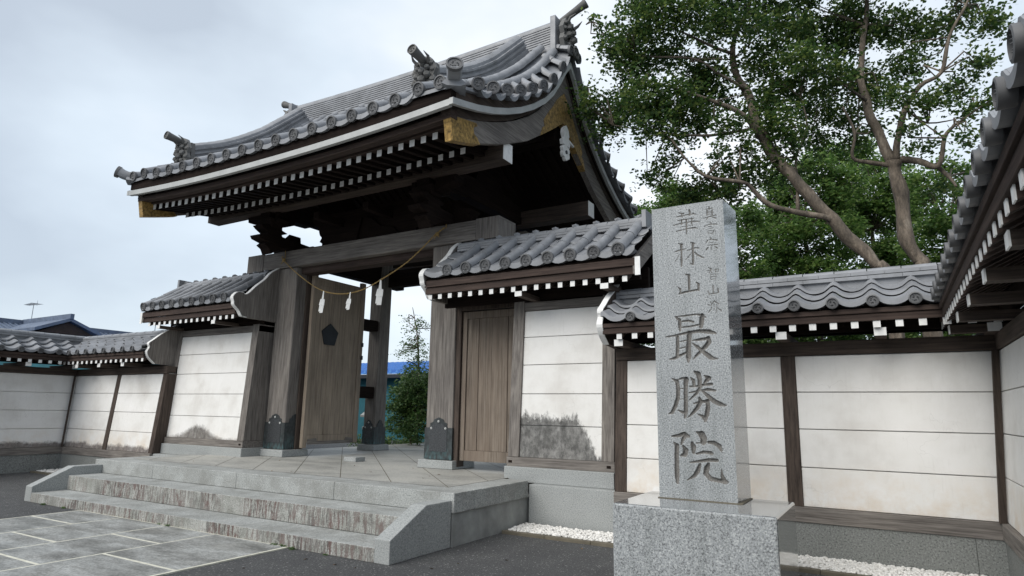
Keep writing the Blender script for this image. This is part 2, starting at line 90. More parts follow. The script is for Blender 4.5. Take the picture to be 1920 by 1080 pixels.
def mix(nt, fac, a, b, mode='MIX'):
    m = nd(nt, 'MixRGB', blend_type=mode)
    for i, v in enumerate((fac, a, b)):
        if hasattr(v, 'links') or hasattr(v, 'is_linked'): nt.links.new(v, m.inputs[i])
        else: m.inputs[i].default_value = v if i == 0 else (*v, 1)
    return m.outputs[0]
def math_(nt, op, a, b=None, c=None, clamp=False):
    m = nd(nt, 'Math', operation=op); m.use_clamp = clamp
    for i, v in enumerate((a, b, c)):
        if v is None: continue
        if isinstance(v, (int, float)): m.inputs[i].default_value = v
        else: nt.links.new(v, m.inputs[i])
    return m.outputs[0]
def bump(nt, b, h, strength=0.3, dist=0.01):
    n = nd(nt, 'Bump'); n.inputs['Strength'].default_value = strength; n.inputs['Distance'].default_value = dist
    nt.links.new(h, n.inputs['Height']); nt.links.new(n.outputs[0], b.inputs['Normal'])
def sep(nt, v):
    s = nd(nt, 'SeparateXYZ'); nt.links.new(v, s.inputs[0]); return s.outputs
def granite(name, lo, mid, hi, scale=70, rough=0.6, bmp=0.15, stain=None, cell=None):
    m, nt, b, P = newmat(name)
    f = noise_(nt, P, scale, 2, 0.75)
    c = ramp(nt, f, [(0.36, lo), (0.46, mid), (0.56, mid), (0.66, hi)])
    f2 = noise_(nt, P, 1.7, 5, 0.6)
    c = mix(nt, 0.55, c, ramp(nt, f2, [(0.25, (0.62, 0.63, 0.62)), (0.75, (1, 1, 1))]), 'MULTIPLY')
    if stain: c = stain(nt, P, c)
    nt.links.new(c, b.inputs['Base Color']); b.inputs['Roughness'].default_value = rough
    bump(nt, b, noise_(nt, P, scale * 1.3, 3, 0.7), bmp, 0.004)
    return m
def wood(name, axis, dark, light, rough=0.8, fine=38, warm=None, bmp=0.35, plank=0):
    m, nt, b, P = newmat(name)
    k = {'x': (0.05, 1, 1), 'y': (1, 0.05, 1), 'z': (1, 1, 0.05)}[axis]
    f = noise_(nt, P, fine, 6, 0.65, k)
    c = ramp(nt, f, [(0.28, dark), (0.5, tuple((a + d) / 2 for a, d in zip(dark, light))), (0.72, light)])
    f2 = noise_(nt, P, 2.3, 4, 0.6, tuple(0.5 if a < 1 else 1 for a in k))
    c = mix(nt, 0.7, c, ramp(nt, f2, [(0.3, (0.6, 0.58, 0.57)), (0.7, (1.08, 1.05, 1.0))]), 'MULTIPLY')
    if warm:
        c = mix(nt, math_(nt, 'MULTIPLY', ramp(nt, noise_(nt, P, 5, 3, 0.6, k), [(0.45, (0, 0, 0)), (0.7, (1, 1, 1))]), 0.6), c, warm)
    f3 = noise_(nt, P, fine * 2.2, 3, 0.6, tuple(0.02 if a < 1 else 1 for a in k))
    c = mix(nt, 0.5, c, ramp(nt, f3, [(0.33, (0.35, 0.33, 0.32)), (0.43, (1, 1, 1))]), 'MULTIPLY')
    nt.links.new(c, b.inputs['Base Color']); b.inputs['Roughness'].default_value = rough; b.inputs['Specular IOR Level'].default_value = 0.25
    bump(nt, b, f, bmp, 0.006)
    return m
def plain(name, col, rough=0.6, metal=0.0, var=0.25, scale=6, bmp=0.0, spec=None):
    m, nt, b, P = newmat(name)
    f = noise_(nt, P, scale, 5, 0.6)
    lo = tuple(c * (1 - var) for c in col); hi = tuple(min(1, c * (1 + var * 0.6)) for c in col)
    nt.links.new(ramp(nt, f, [(0.3, lo), (0.7, hi)]), b.inputs['Base Color'])
    b.inputs['Roughness'].default_value = rough; b.inputs['Metallic'].default_value = metal
    if spec is not None: b.inputs['Specular IOR Level'].default_value = spec
    if bmp: bump(nt, b, noise_(nt, P, scale * 6, 3), bmp, 0.004)
    return m

GR = granite('granite_polished', (0.07, 0.075, 0.08), (0.21, 0.225, 0.235), (0.40, 0.42, 0.42), 62, 0.14, 0.0)
_b = [n for n in GR.node_tree.nodes if n.type == 'BSDF_PRINCIPLED'][0]; _b.inputs['Coat Weight'].default_value = 1.0; _b.inputs['Coat Roughness'].default_value = 0.06; _b.inputs['Coat IOR'].default_value = 1.55
for _l in list(GR.node_tree.links):
    if _l.to_socket.name == 'Normal' and _l.to_node == _b: GR.node_tree.links.remove(_l)
def rain(nt, P, c):
    f = ramp(nt, noise_(nt, P, 9, 5, 0.7, (1, 1, 0.08)), [(0.5, (1, 1, 1)), (0.68, (0.72, 0.73, 0.72))])
    return mix(nt, 0.7, c, f, 'MULTIPLY')
GF = granite('granite_sawn', (0.11, 0.115, 0.12), (0.33, 0.35, 0.36), (0.57, 0.59, 0.59), 80, 0.55, 0.08, rain)
GD = granite('granite_mossy', (0.10, 0.105, 0.10), (0.215, 0.225, 0.215), (0.33, 0.34, 0.33), 60, 0.85, 0.3)
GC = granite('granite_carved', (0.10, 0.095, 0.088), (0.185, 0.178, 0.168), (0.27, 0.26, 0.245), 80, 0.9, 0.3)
GB = granite('granite_block', (0.20, 0.21, 0.21), (0.335, 0.35, 0.345), (0.46, 0.47, 0.46), 75, 0.7, 0.12)
def step_dirt(nt, P, c):
    s = sep(nt, P)
    d = noise_(nt, P, 3.0, 5, 0.65)
    c = mix(nt, math_(nt, 'MULTIPLY', ramp(nt, d, [(0.42, (0, 0, 0)), (0.66, (1, 1, 1))]), 0.6), c, (0.17, 0.17, 0.155))
    return c
GS = granite('granite_step', (0.20, 0.21, 0.21), (0.37, 0.385, 0.375), (0.56, 0.56, 0.54), 60, 0.75, 0.15, step_dirt)
def riser_rust(nt, P, c):      # dark and rusty drips running down the risers, with damp mottling
    w = noise_(nt, P, 5, 4, 0.6)
    k = noise_(nt, P, 21, 6, 0.78, (1, 0.3, 0.16))
    f = math_(nt, 'ADD', k, math_(nt, 'MULTIPLY', math_(nt, 'SUBTRACT', noise_(nt, P, 40, 3, 0.7), 0.5), 0.25))
    a = ramp(nt, f, [(0.45, (0, 0, 0)), (0.54, (1, 1, 1))])
    big = ramp(nt, noise_(nt, P, 0.9, 3, 0.6, (1, 0.1, 0.4)), [(0.40, (0.12, 0.12, 0.12)), (0.58, (1, 1, 1))])
    col = ramp(nt, noise_(nt, P, 9, 4, 0.7, (1, 0.3, 0.3)), [(0.42, (0.05, 0.042, 0.038)), (0.58, (0.085, 0.035, 0.030))])
    c = mix(nt, 0.8, c, ramp(nt, w, [(0.3, (0.55, 0.56, 0.53)), (0.65, (1, 1, 1))]), 'MULTIPLY')
    return mix(nt, math_(nt, 'MULTIPLY', math_(nt, 'MULTIPLY', a, big), 0.84), c, col)
GRUST = granite('granite_riser', (0.20, 0.21, 0.20), (0.40, 0.405, 0.38), (0.56, 0.56, 0.53), 60, 0.8, 0.15, riser_rust)
WG = {a: wood('weathered_wood_' + a, a, (0.095, 0.086, 0.080), (0.30, 0.28, 0.26)) for a in 'xyz'}
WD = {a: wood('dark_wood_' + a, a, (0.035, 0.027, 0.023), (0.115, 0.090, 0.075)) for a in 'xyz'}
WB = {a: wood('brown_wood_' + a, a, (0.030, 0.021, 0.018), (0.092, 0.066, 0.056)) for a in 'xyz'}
WE = {a: wood('shade_dark_wood_' + a, a, (0.007, 0.005, 0.0045), (0.026, 0.018, 0.015)) for a in 'xyz'}  # near-black: the gloom under the eaves is put into this wood colour
DOORW = wood('door_wood', 'z', (0.105, 0.085, 0.068), (0.29, 0.25, 0.21), 0.8, 30, (0.20, 0.155, 0.12))
LEAFW = wood('gate_leaf_wood', 'z', (0.22, 0.18, 0.14), (0.40, 0.34, 0.275), 0.75, 26)
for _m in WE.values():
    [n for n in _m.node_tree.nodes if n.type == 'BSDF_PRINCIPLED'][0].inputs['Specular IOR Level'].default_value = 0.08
WHITE = plain('white_paint', (0.80, 0.80, 0.78), 0.6, var=0.12, scale=14)
STRIP = plain('pale_lead_edge', (0.42, 0.43, 0.42), 0.5, var=0.15, scale=5)
GOLD = plain('old_gold_leaf', (0.40, 0.255, 0.08), 0.5, 0.4, 0.75, 22, 3.0)
PATINA = None
def mk_patina():
    m, nt, b, P = newmat('patinated_bronze')
    s = sep(nt, P)
    c = ramp(nt, noise_(nt, P, 14, 5, 0.7), [(0.3, (0.022, 0.027, 0.028)), (0.7, (0.07, 0.078, 0.08))])
    f = noise_(nt, P, 20, 5, 0.7, (1, 1, 0.25))
    z = math_(nt, 'SUBTRACT', 1.05, s[2]); z = math_(nt, 'MULTIPLY', z, 2.6, clamp=True)
    a = math_(nt, 'MULTIPLY', ramp(nt, f, [(0.46, (0, 0, 0)), (0.62, (1, 1, 1))]), z)
    c = mix(nt, math_(nt, 'MULTIPLY', a, 0.75), c, (0.10, 0.20, 0.21))
    nt.links.new(c, b.inputs['Base Color']); b.inputs['Metallic'].default_value = 0.35; b.inputs['Roughness'].default_value = 0.5
    bump(nt, b, noise_(nt, P, 60, 2), 0.3, 0.004); return m
PATINA = mk_patina()
def mk_tile(name, base, rough):
    m, nt, b, P = newmat(name)
    c = ramp(nt, noise_(nt, P, 3.2, 4, 0.6), [(0.3, tuple(x * 0.72 for x in base)), (0.7, tuple(x * 1.2 for x in base))])
    c = mix(nt, math_(nt, 'MULTIPLY', ramp(nt, noise_(nt, P, 9, 5, 0.7), [(0.55, (0, 0, 0)), (0.75, (1, 1, 1))]), 0.35), c, (0.13, 0.13, 0.115))
    nt.links.new(c, b.inputs['Base Color'])
    g = [n for n in nt.nodes if n.type == 'NEW_GEOMETRY'][0]
    c = mix(nt, 1.0, c, ramp(nt, g.outputs['Random Per Island'], [(0.0, (0.62, 0.64, 0.67)), (0.4, (0.95, 0.96, 0.98)), (0.85, (1.22, 1.2, 1.15)), (1.0, (0.84, 0.80, 0.74))]), 'MULTIPLY')
    li_ = ramp(nt, noise_(nt, P, 24, 5, 0.75), [(0.60, (0, 0, 0)), (0.70, (1, 1, 1))])
    c = mix(nt, math_(nt, 'MULTIPLY', li_, 0.4), c, (0.22, 0.23, 0.19))
    rr = ramp(nt, noise_(nt, P, 5, 3), [(0.3, (rough * 0.8,) * 3), (0.7, (rough * 1.3,) * 3)]); nt.links.new(rr, b.inputs['Roughness'])
    b.inputs['Specular IOR Level'].default_value = 0.6
    bump(nt, b, noise_(nt, P, 30, 3), 0.08, 0.004); return m
TILE = mk_tile('smoked_tile', (0.232, 0.241, 0.256), 0.46)
TILED = mk_tile('smoked_tile_dark', (0.105, 0.107, 0.111), 0.6)
DEMON = mk_tile('weathered_demon_tile', (0.12, 0.12, 0.115), 0.7)
def mk_plaster(name, stain=None):
    m, nt, b, P = newmat(name)
    s = sep(nt, P)
    c = ramp(nt, noise_(nt, P, 1.6, 6, 0.62), [(0.3, (0.64, 0.62, 0.585)), (0.5, (0.76, 0.75, 0.72)), (0.75, (0.82, 0.81, 0.79))])
    y = noise_(nt, P, 2.2, 5, 0.7)          # yellowed damp low on the wall
    lowz = math_(nt, 'MULTIPLY', math_(nt, 'SUBTRACT', 1.05, s[2]), 1.5, clamp=True)
    f = math_(nt, 'MULTIPLY', ramp(nt, y, [(0.42, (0, 0, 0)), (0.65, (1, 1, 1))]), lowz)
    c = mix(nt, math_(nt, 'MULTIPLY', f, 0.8), c, (0.60, 0.47, 0.32))
    g = ramp(nt, noise_(nt, P, 1.1, 6, 0.7, (1, 1, 0.6)), [(0.52, (0, 0, 0)), (0.72, (1, 1, 1))])
    c = mix(nt, math_(nt, 'MULTIPLY', g, 0.25), c, (0.42, 0.40, 0.36))
    dr = ramp(nt, noise_(nt, P, 30, 5, 0.7, (1, 1, 0.06)), [(0.56, (0, 0, 0)), (0.72, (1, 1, 1))])
    tp = math_(nt, 'MULTIPLY', noise_(nt, P, 1.7, 3, 0.6), 0.30)
    c = mix(nt, math_(nt, 'MULTIPLY', dr, tp), c, (0.45, 0.43, 0.39))
    ck = nd(nt, 'TexVoronoi', feature='DISTANCE_TO_EDGE'); ck.inputs['Scale'].default_value = 1.6
    wv = nd(nt, 'VectorMath', operation='ADD'); nt.links.new(P, wv.inputs[0]); nn = nd(nt, 'TexNoise'); nn.inputs['Scale'].default_value = 5; nt.links.new(P, nn.inputs['Vector'])
    sc_ = nd(nt, 'VectorMath', operation='SCALE'); sc_.inputs['Scale'].default_value = 0.35; nt.links.new(nn.outputs['Color'], sc_.inputs[0]); nt.links.new(sc_.outputs[0], wv.inputs[1]); nt.links.new(wv.outputs[0], ck.inputs['Vector'])
    ckf = math_(nt, 'MULTIPLY', ramp(nt, ck.outputs['Distance'], [(0.0, (1, 1, 1)), (0.004, (0, 0, 0))]), ramp(nt, noise_(nt, P, 0.9, 3), [(0.5, (0, 0, 0)), (0.6, (1, 1, 1))]))
    c = mix(nt, math_(nt, 'MULTIPLY', ckf, 0.35), c, (0.30, 0.28, 0.25))
    if stain: c = stain(nt, P, s, c)
    nt.links.new(c, b.inputs['Base Color']); b.inputs['Roughness'].default_value = 0.85
    bump(nt, b, noise_(nt, P, 40, 4), 0.08, 0.003); return m
def mould(edge_fn, col=(0.12, 0.115, 0.105), strength=0.95, soft=9):
    def f(nt, P, s, c):
        e = edge_fn(nt, P, s)                       # height of the stain's upper edge
        d = math_(nt, 'MULTIPLY', math_(nt, 'SUBTRACT', e, s[2]), soft, clamp=True)
        v = ramp(nt, noise_(nt, P, 11, 6, 0.75, (1, 1, 0.6)), [(0.3, (0.72, 0.72, 0.72)), (0.55, (1, 1, 1))])
        d = math_(nt, 'MULTIPLY', math_(nt, 'MULTIPLY', d, v), strength)
        cc = ramp(nt, noise_(nt, P, 9, 5, 0.65), [(0.35, tuple(x * 0.75 for x in col)), (0.7, tuple(x * 1.9 for x in col))])
        return mix(nt, d, c, cc)
    return f
def edge_right(nt, P, s):       # right wing: dark mould over the lowest board, lower at its right end
    x = s[0]
    a = math_(nt, 'MULTIPLY_ADD', math_(nt, 'MULTIPLY', math_(nt, 'ADD', x, 3.72), 3.2, clamp=True), -0.5, 1.42)
    return math_(nt, 'MULTIPLY_ADD', noise_(nt, P, 8, 7, 0.8, (1, 1, 0.5)), 0.62, math_(nt, 'SUBTRACT', a, 0.26))
def edge_left(nt, P, s):        # left wing: hump of grime
    q = math_(nt, 'DIVIDE', math_(nt, 'ADD', s[0], 12.1), 0.46)
    g = math_(nt, 'EXPONENT', math_(nt, 'MULTIPLY', math_(nt, 'MULTIPLY', q, q), -1.0))
    return math_(nt, 'ADD', math_(nt, 'MULTIPLY_ADD', g, 0.24, 0.84), math_(nt, 'MULTIPLY_ADD', noise_(nt, P, 12, 6, 0.8), 0.22, -0.03))
def edge_low(h, amp):
    def f(nt, P, s): return math_(nt, 'MULTIPLY_ADD', noise_(nt, P, 3.5, 6, 0.7), amp, h)
    return f
PL = mk_plaster('plaster_board')
PL_RW = mk_plaster('plaster_wing_mould', mould(edge_right, (0.075, 0.074, 0.070), 0.98, 11))
PL_LW = mk_plaster('plaster_wing_grime', mould(edge_left, (0.10, 0.09, 0.08), 0.95, 11))
PL_LO = mk_plaster('plaster_left_wall', mould(edge_low(0.56, 0.24), (0.11, 0.095, 0.088), 0.95, 16))
PL_R = mk_plaster('plaster_right_wall', mould(edge_low(0.44, 0.22), (0.20, 0.18, 0.15), 0.6, 14))
def mk_asphalt():
    m, nt, b, P = newmat('asphalt')
    v = nd(nt, 'TexVoronoi'); v.inputs['Scale'].default_value = 60; nt.links.new(P, v.inputs['Vector'])
    c = ramp(nt, noise_(nt, P, 60, 3, 0.75), [(0.3, (0.034, 0.035, 0.038)), (0.55, (0.075, 0.077, 0.08)), (0.7, (0.17, 0.17, 0.17))])
    c = mix(nt, 0.7, c, ramp(nt, noise_(nt, P, 0.9, 5, 0.6), [(0.3, (0.7, 0.7, 0.7)), (0.7, (1.15, 1.15, 1.1))]), 'MULTIPLY')
    sp = noise_(nt, P, 33, 2, 0.6)
    c = mix(nt, ramp(nt, sp, [(0.66, (0, 0, 0)), (0.70, (1, 1, 1))]), c, (0.26, 0.26, 0.25))
    c = mix(nt, 0.6, c, ramp(nt, noise_(nt, P, 3.3, 6, 0.7), [(0.35, (0.7, 0.7, 0.72)), (0.55, (1, 1, 1)), (0.7, (1.2, 1.2, 1.16))]), 'MULTIPLY')
    vo = nd(nt, 'TexVoronoi'); vo.inputs['Scale'].default_value = 42; nt.links.new(P, vo.inputs['Vector'])
    sx = sep(nt, vo.outputs['Color'])
    c = mix(nt, math_(nt, 'MULTIPLY', ramp(nt, sx[0], [(0.86, (0, 0, 0)), (0.9, (1, 1, 1))]), ramp(nt, vo.outputs['Distance'], [(0.25, (1, 1, 1)), (0.4, (0, 0, 0))])), c, (0.27, 0.27, 0.26))
    nt.links.new(c, b.inputs['Base Color']); b.inputs['Roughness'].default_value = 0.8
    bump(nt, b, noise_(nt, P, 70, 4, 0.75), 1.0, 0.012); return m
ASPH = mk_asphalt()
def mk_paving():
    m, nt, b, P = newmat('wet_paving_stone')
    c = ramp(nt, noise_(nt, P, 45, 3, 0.7), [(0.35, (0.18, 0.185, 0.175)), (0.65, (0.37, 0.375, 0.36))])
    c = mix(nt, 0.8, c, ramp(nt, noise_(nt, P, 2.0, 6, 0.68, (0.6, 1.6, 1)), [(0.36, (0.34, 0.34, 0.33)), (0.5, (0.8, 0.8, 0.8)), (0.62, (1.25, 1.27, 1.3))]), 'MULTIPLY')
    nt.links.new(c, b.inputs['Base Color'])
    nt.links.new(ramp(nt, noise_(nt, P, 2.0, 5, 0.6), [(0.35, (0.35,) * 3), (0.6, (0.75,) * 3)]), b.inputs['Roughness'])
    bump(nt, b, noise_(nt, P, 50, 4), 0.25, 0.005); return m
PAVE = mk_paving()
MORTAR = plain('pale_mortar', (0.60, 0.59, 0.50), 0.9, var=0.25, scale=10)
def mk_ptile():
    m, nt, b, P = newmat('platform_tile')
    c = ramp(nt, noise_(nt, P, 40, 3, 0.7), [(0.35, (0.30, 0.30, 0.275)), (0.65, (0.43, 0.425, 0.395))])
    c = mix(nt, 0.75, c, ramp(nt, noise_(nt, P, 1.3, 6, 0.68, (0.7, 1.3, 1)), [(0.35, (0.55, 0.56, 0.57)), (0.55, (1, 1, 1)), (0.7, (1.12, 1.11, 1.08))]), 'MULTIPLY')
    nt.links.new(c, b.inputs['Base Color']); b.inputs['Roughness'].default_value = 0.6
    bump(nt, b, noise_(nt, P, 60, 3), 0.12, 0.004); return m
PTILE = mk_ptile()
JOINT = plain('dark_joint', (0.13, 0.115, 0.085), 0.9)
CONC = plain('rendered_concrete', (0.30, 0.31, 0.30), 0.85, var=0.35, scale=3, bmp=0.2)
ROPE = plain('straw_rope', (0.32, 0.215, 0.075), 0.8, var=0.4, scale=60)
PAPER = plain('white_paper', (0.85, 0.85, 0.83), 0.7, var=0.05)
BLACKM = plain('black_iron', (0.02, 0.024, 0.03), 0.55, 0.2, 0.3)
def mk_leaf(name, a, b_, c_, trans=0.25):
    m, nt, b, P = newmat(name)
    g = [n for n in nt.nodes if n.type == 'NEW_GEOMETRY'][0]
    c = ramp(nt, g.outputs['Random Per Island'], [(0.0, a), (0.6, b_), (1.0, c_)])
    c = mix(nt, 0.6, c, ramp(nt, noise_(nt, P, 1.4, 3), [(0.35, (0.65, 0.7, 0.7)), (0.65, (1.2, 1.15, 1.0))]), 'MULTIPLY')
    nt.links.new(c, b.inputs['Base Color']); b.inputs['Roughness'].default_value = 0.5
    t = nd(nt, 'BsdfTranslucent'); nt.links.new(c, t.inputs[0])
    mxs = nd(nt, 'MixShader'); mxs.inputs[0].default_value = trans
    o = [n for n in nt.nodes if n.type == 'OUTPUT_MATERIAL'][0]
    nt.links.new(b.outputs[0], mxs.inputs[1]); nt.links.new(t.outputs[0], mxs.inputs[2]); nt.links.new(mxs.outputs[0], o.inputs[0])
    return m
LEAF1 = mk_leaf('dark_green_leaf', (0.030, 0.074, 0.026), (0.080, 0.150, 0.040), (0.21, 0.27, 0.075), 0.5)
LEAF2 = mk_leaf('fresh_green_leaf', (0.06, 0.13, 0.035), (0.13, 0.235, 0.06), (0.28, 0.39, 0.12), 0.55)
LEAF3 = mk_leaf('bush_leaf', (0.04, 0.10, 0.03), (0.10, 0.18, 0.05), (0.21, 0.30, 0.12), 0.4)
def mk_bark():
    m, nt, b, P = newmat('smooth_bark')
    c = ramp(nt, noise_(nt, P, 6, 5, 0.65, (1, 1, 0.35)), [(0.3, (0.060, 0.048, 0.036)), (0.47, (0.12, 0.097, 0.073)), (0.56, (0.165, 0.132, 0.10)), (0.68, (0.25, 0.21, 0.165))])
    c = mix(nt, 0.8, c, ramp(nt, noise_(nt, P, 30, 5, 0.75, (1, 1, 0.25)), [(0.35, (0.45, 0.45, 0.45)), (0.6, (1.1, 1.1, 1.1))]), 'MULTIPLY')
    nt.links.new(c, b.inputs['Base Color']); b.inputs['Roughness'].default_value = 0.8
    bump(nt, b, noise_(nt, P, 20, 5, 0.7, (1, 1, 0.3)), 0.9, 0.03); return m
BARK = mk_bark()
GRAVEL = plain('white_gravel', (0.74, 0.73, 0.70), 0.8, var=0.3, scale=30)
BLUE = plain('blue_metal_roof', (0.08, 0.25, 0.62), 0.5, var=0.15, scale=2)
TEAL = plain('teal_cladding', (0.008, 0.10, 0.13), 0.7, var=0.3, scale=1.2)
# ================================================================ mesh helpers
class MB:
    def __init__(s, T=None): s.v = []; s.f = []; s.m = []; s.mi = 0; s.T = T
    def add(s, vs, fs):
        o = len(s.v)
        s.v.extend([s.T(*p) for p in vs] if s.T else [tuple(p) for p in vs])
        for f in fs: s.f.append([i + o for i in f]); s.m.append(s.mi)
    def box(s, x0, x1, y0, y1, z0, z1):
        s.add([(x0, y0, z0), (x1, y0, z0), (x1, y1, z0), (x0, y1, z0), (x0, y0, z1), (x1, y0, z1), (x1, y1, z1), (x0, y1, z1)],
              [(0, 3, 2, 1), (4, 5, 6, 7), (0, 1, 5, 4), (1, 2, 6, 5), (2, 3, 7, 6), (3, 0, 4, 7)])
    def hexa(s, p):   # 8 points, bottom ring then top ring
        s.add(p, [(0, 3, 2, 1), (4, 5, 6, 7), (0, 1, 5, 4), (1, 2, 6, 5), (2, 3, 7, 6), (3, 0, 4, 7)])
    def prism(s, poly, lo, hi, fn):    # fn(a, b, t) -> xyz ; poly of (a, b); t in (lo, hi)
        n = len(poly)
        s.add([fn(a, b, lo) for a, b in poly] + [fn(a, b, hi) for a, b in poly],
              [list(range(n))[::-1], list(range(n, 2 * n))] + [(i, (i + 1) % n, n + (i + 1) % n, n + i) for i in range(n)])
    def rings(s, rings, cap=True, closed=True):
        n = len(rings[0]); vs = [p for r in rings for p in r]; fs = []
        for k in range(len(rings) - 1):
            for i in range(n if closed else n - 1):
                j = (i + 1) % n
                fs.append((k * n + i, k * n + j, (k + 1) * n + j, (k + 1) * n + i))
        if cap: fs.append(list(range(n))[::-1]); fs.append(list(range((len(rings) - 1) * n, len(rings) * n)))
        s.add(vs, fs)
    def tube(s, pts, rad, n=8):
        pts = [Vector(p) for p in pts]; rr = []
        up = Vector((0, 0, 1))
        for i, p in enumerate(pts):
            t = (pts[min(i + 1, len(pts) - 1)] - pts[max(i - 1, 0)]).normalized()
            if abs(t.dot(up)) > 0.95: up = Vector((1, 0, 0))
            a = t.cross(up).normalized(); b = a.cross(t).normalized(); up = b
            r = rad[i] if isinstance(rad, (list, tuple)) else rad
            rr.append([tuple(p + a * math.cos(2 * math.pi * k / n) * r + b * math.sin(2 * math.pi * k / n) * r) for k in range(n)])
        s.rings(rr)
    def blob(s, c, r, sub=1):
        bm = bmesh.new(); bmesh.ops.create_icosphere(bm, subdivisions=sub, radius=1.0)
        r = r if isinstance(r, (tuple, list)) else (r, r, r)
        s.add([(c[0] + v.co.x * r[0], c[1] + v.co.y * r[1], c[2] + v.co.z * r[2]) for v in bm.verts], [[v.index for v in f.verts] for f in bm.faces])
        bm.free()
    def disc(s, c, nrm, r, t=0.05, n=14, tomoe=True):
        """round eave-end tile: rim, recessed face with three commas"""
        c = Vector(c); nrm = Vector(nrm).normalized()
        a = nrm.cross(Vector((0, 0, 1))); a = (a if a.length > 0.1 else Vector((1, 0, 0))).normalized(); b = a.cross(nrm).normalized()
        ring = lambda rr, o: [tuple(c + nrm * o + a * math.cos(2 * math.pi * k / n) * rr + b * math.sin(2 * math.pi * k / n) * rr) for k in range(n)]
        s.rings([ring(r * 0.97, -t), ring(r, 0), ring(r * 0.80, 0.003), ring(r * 0.77, -0.014)], cap=True)
        if tomoe:
            mi = s.mi; 
            for k in range(3):
                th = 2 * math.pi * k / 3 + 0.5
                for q, (rr, sz) in enumerate(((0.30, 0.17), (0.42, 0.12), (0.50, 0.07))):
                    t2 = th + q * 0.55
                    p = c + a * math.cos(t2) * rr * r + b * math.sin(t2) * rr * r - nrm * 0.012
                    s.add([tuple(p + a * sz * r), tuple(p + b * sz * r), tuple(p - a * sz * r), tuple(p - b * sz * r), tuple(p + nrm * 0.014)],
                          [(0, 1, 4), (1, 2, 4), (2, 3, 4), (3, 0, 4)])
    def build(s, name, mats, parent=None, smooth=False, bevel=0, sm_angle=None, recalc=True):
        me = bpy.data.meshes.new(name)
        off = wl(parent) if parent else Vector((0, 0, 0))
        vs = [(x - off.x, y - off.y, z - off.z) for x, y, z in s.v]
        me.from_pydata(vs, [], s.f)
        if not isinstance(mats, (list, tuple)): mats = [mats]
        for m in mats: me.materials.append(m)
        me.polygons.foreach_set('material_index', s.m)
        if recalc and len(s.f) < 60000:
            bm = bmesh.new(); bm.from_mesh(me); bmesh.ops.recalc_face_normals(bm, faces=bm.faces); bm.to_mesh(me); bm.free()
        if smooth: me.polygons.foreach_set('use_smooth', [True] * len(me.polygons))
        me.update()
        o = bpy.data.objects.new(name, me); COL.objects.link(o)
        if parent: o.parent = parent
        if bevel:
            b = o.modifiers.new('bevel', 'BEVEL'); b.width = bevel; b.segments = 2; b.limit_method = 'ANGLE'; b.angle_limit = R_(40)
        if smooth and sm_angle:
            try:
                me.set_sharp_from_angle(angle=R_(sm_angle))
            except Exception: pass
        return o
def wl(o):
    v = Vector((0, 0, 0))
    while o: v += o.location; o = o.parent
    return v
def tag(o, label=None, cat=None, group=None, kind=None):
    if label: o['label'] = label
    if cat: o['category'] = cat
    if group: o['group'] = group
    if kind: o['kind'] = kind
    return o
def thing(name, label, cat, loc, group=None):
    o = bpy.data.objects.new(name, None); COL.objects.link(o); o.location = loc; o.empty_display_size = 0.2
    return tag(o, label, cat, group)
def cp(o, parent, loc):
    c = o.copy(); COL.objects.link(c); c.parent = parent; c.location = loc
    return c
def YZ(a, b, t): return (t, a, b)
def XZ(a, b, t): return (a, t, b)
def lerp(t, tab):
    if t <= tab[0][0]: return tab[0][1]
    for (a, b), (c, d) in zip(tab, tab[1:]):
        if t <= c: return b + (d - b) * (t - a) / (c - a)
    (a, b), (c, d) = tab[-2], tab[-1]
    return d + (d - b) / (c - a) * (t - c)

# ================================================================ ground, paving, platform
mb = MB(); mb.add([(-160, -80, 0), (120, -80, 0), (120, 160, 0), (-160, 160, 0)], [(0, 1, 2, 3)])
tag(mb.build('asphalt_ground', ASPH), kind='structure')
# approach paving: slabs between pale mortar joints
PX = [-10.14, -9.06, -8.03, -7.05, -5.80]
rows = [[4.45, 2.9, 1.2], [3.80, 2.0, 0.3], [4.385, 3.215, 1.6, 0.2], [3.79, 2.2, 0.6]]
mb = MB()
mb.box(PX[0] - .02, PX[-1] + .02, -4, 5.064, -0.05, 0.0130)
mb.mi = 1
for i in range(4):
    ys = [5.064] + rows[i] + [-4.0]
    for a, b in zip(ys, ys[1:]):
        g = 0.015; mb.box(PX[i] + g, PX[i + 1] - g, b + 0.018, a - 0.018, -0.04, 0.0138 + random.uniform(-.0003, .0003))
tag(mb.build('stone_paving', [MORTAR, PAVE]), kind='structure')

XR, XL = -4.355, -11.865
pf = thing('stone_platform', 'raised grey granite platform with three stained steps in front of the gate', 'platform', (-8.1, 5.1, 0))
mb = MB()   # body and edge slabs
mb.box(XL - .03, XR + .005, 6.10, 14.5, 0, 0.36); mb.build('retaining_wall', CONC, pf)
mb = MB()
xs = [-11.926, -10.2, -8.134, -6.2, XR + .035]
for a, b in zip(xs, xs[1:]): mb.box(a + .002, b - .002, 6.084, 6.50, 0.363, 0.582)
ys = [6.502, 7.05, 7.80]
for x0, x1 in ((XR - .36, XR + .035), (-11.926, -11.54)):
    for a, b in zip(ys, ys[1:]): mb.box(x0, x1, a + .002, b - .002, 0.363, 0.582)
mb.build('edge_stone', GS, pf, bevel=0.008)
mb = MB(); mb.box(-11.535, XR - .365, 6.504, 14.4, 0.40, 0.578); mb.mi = 1
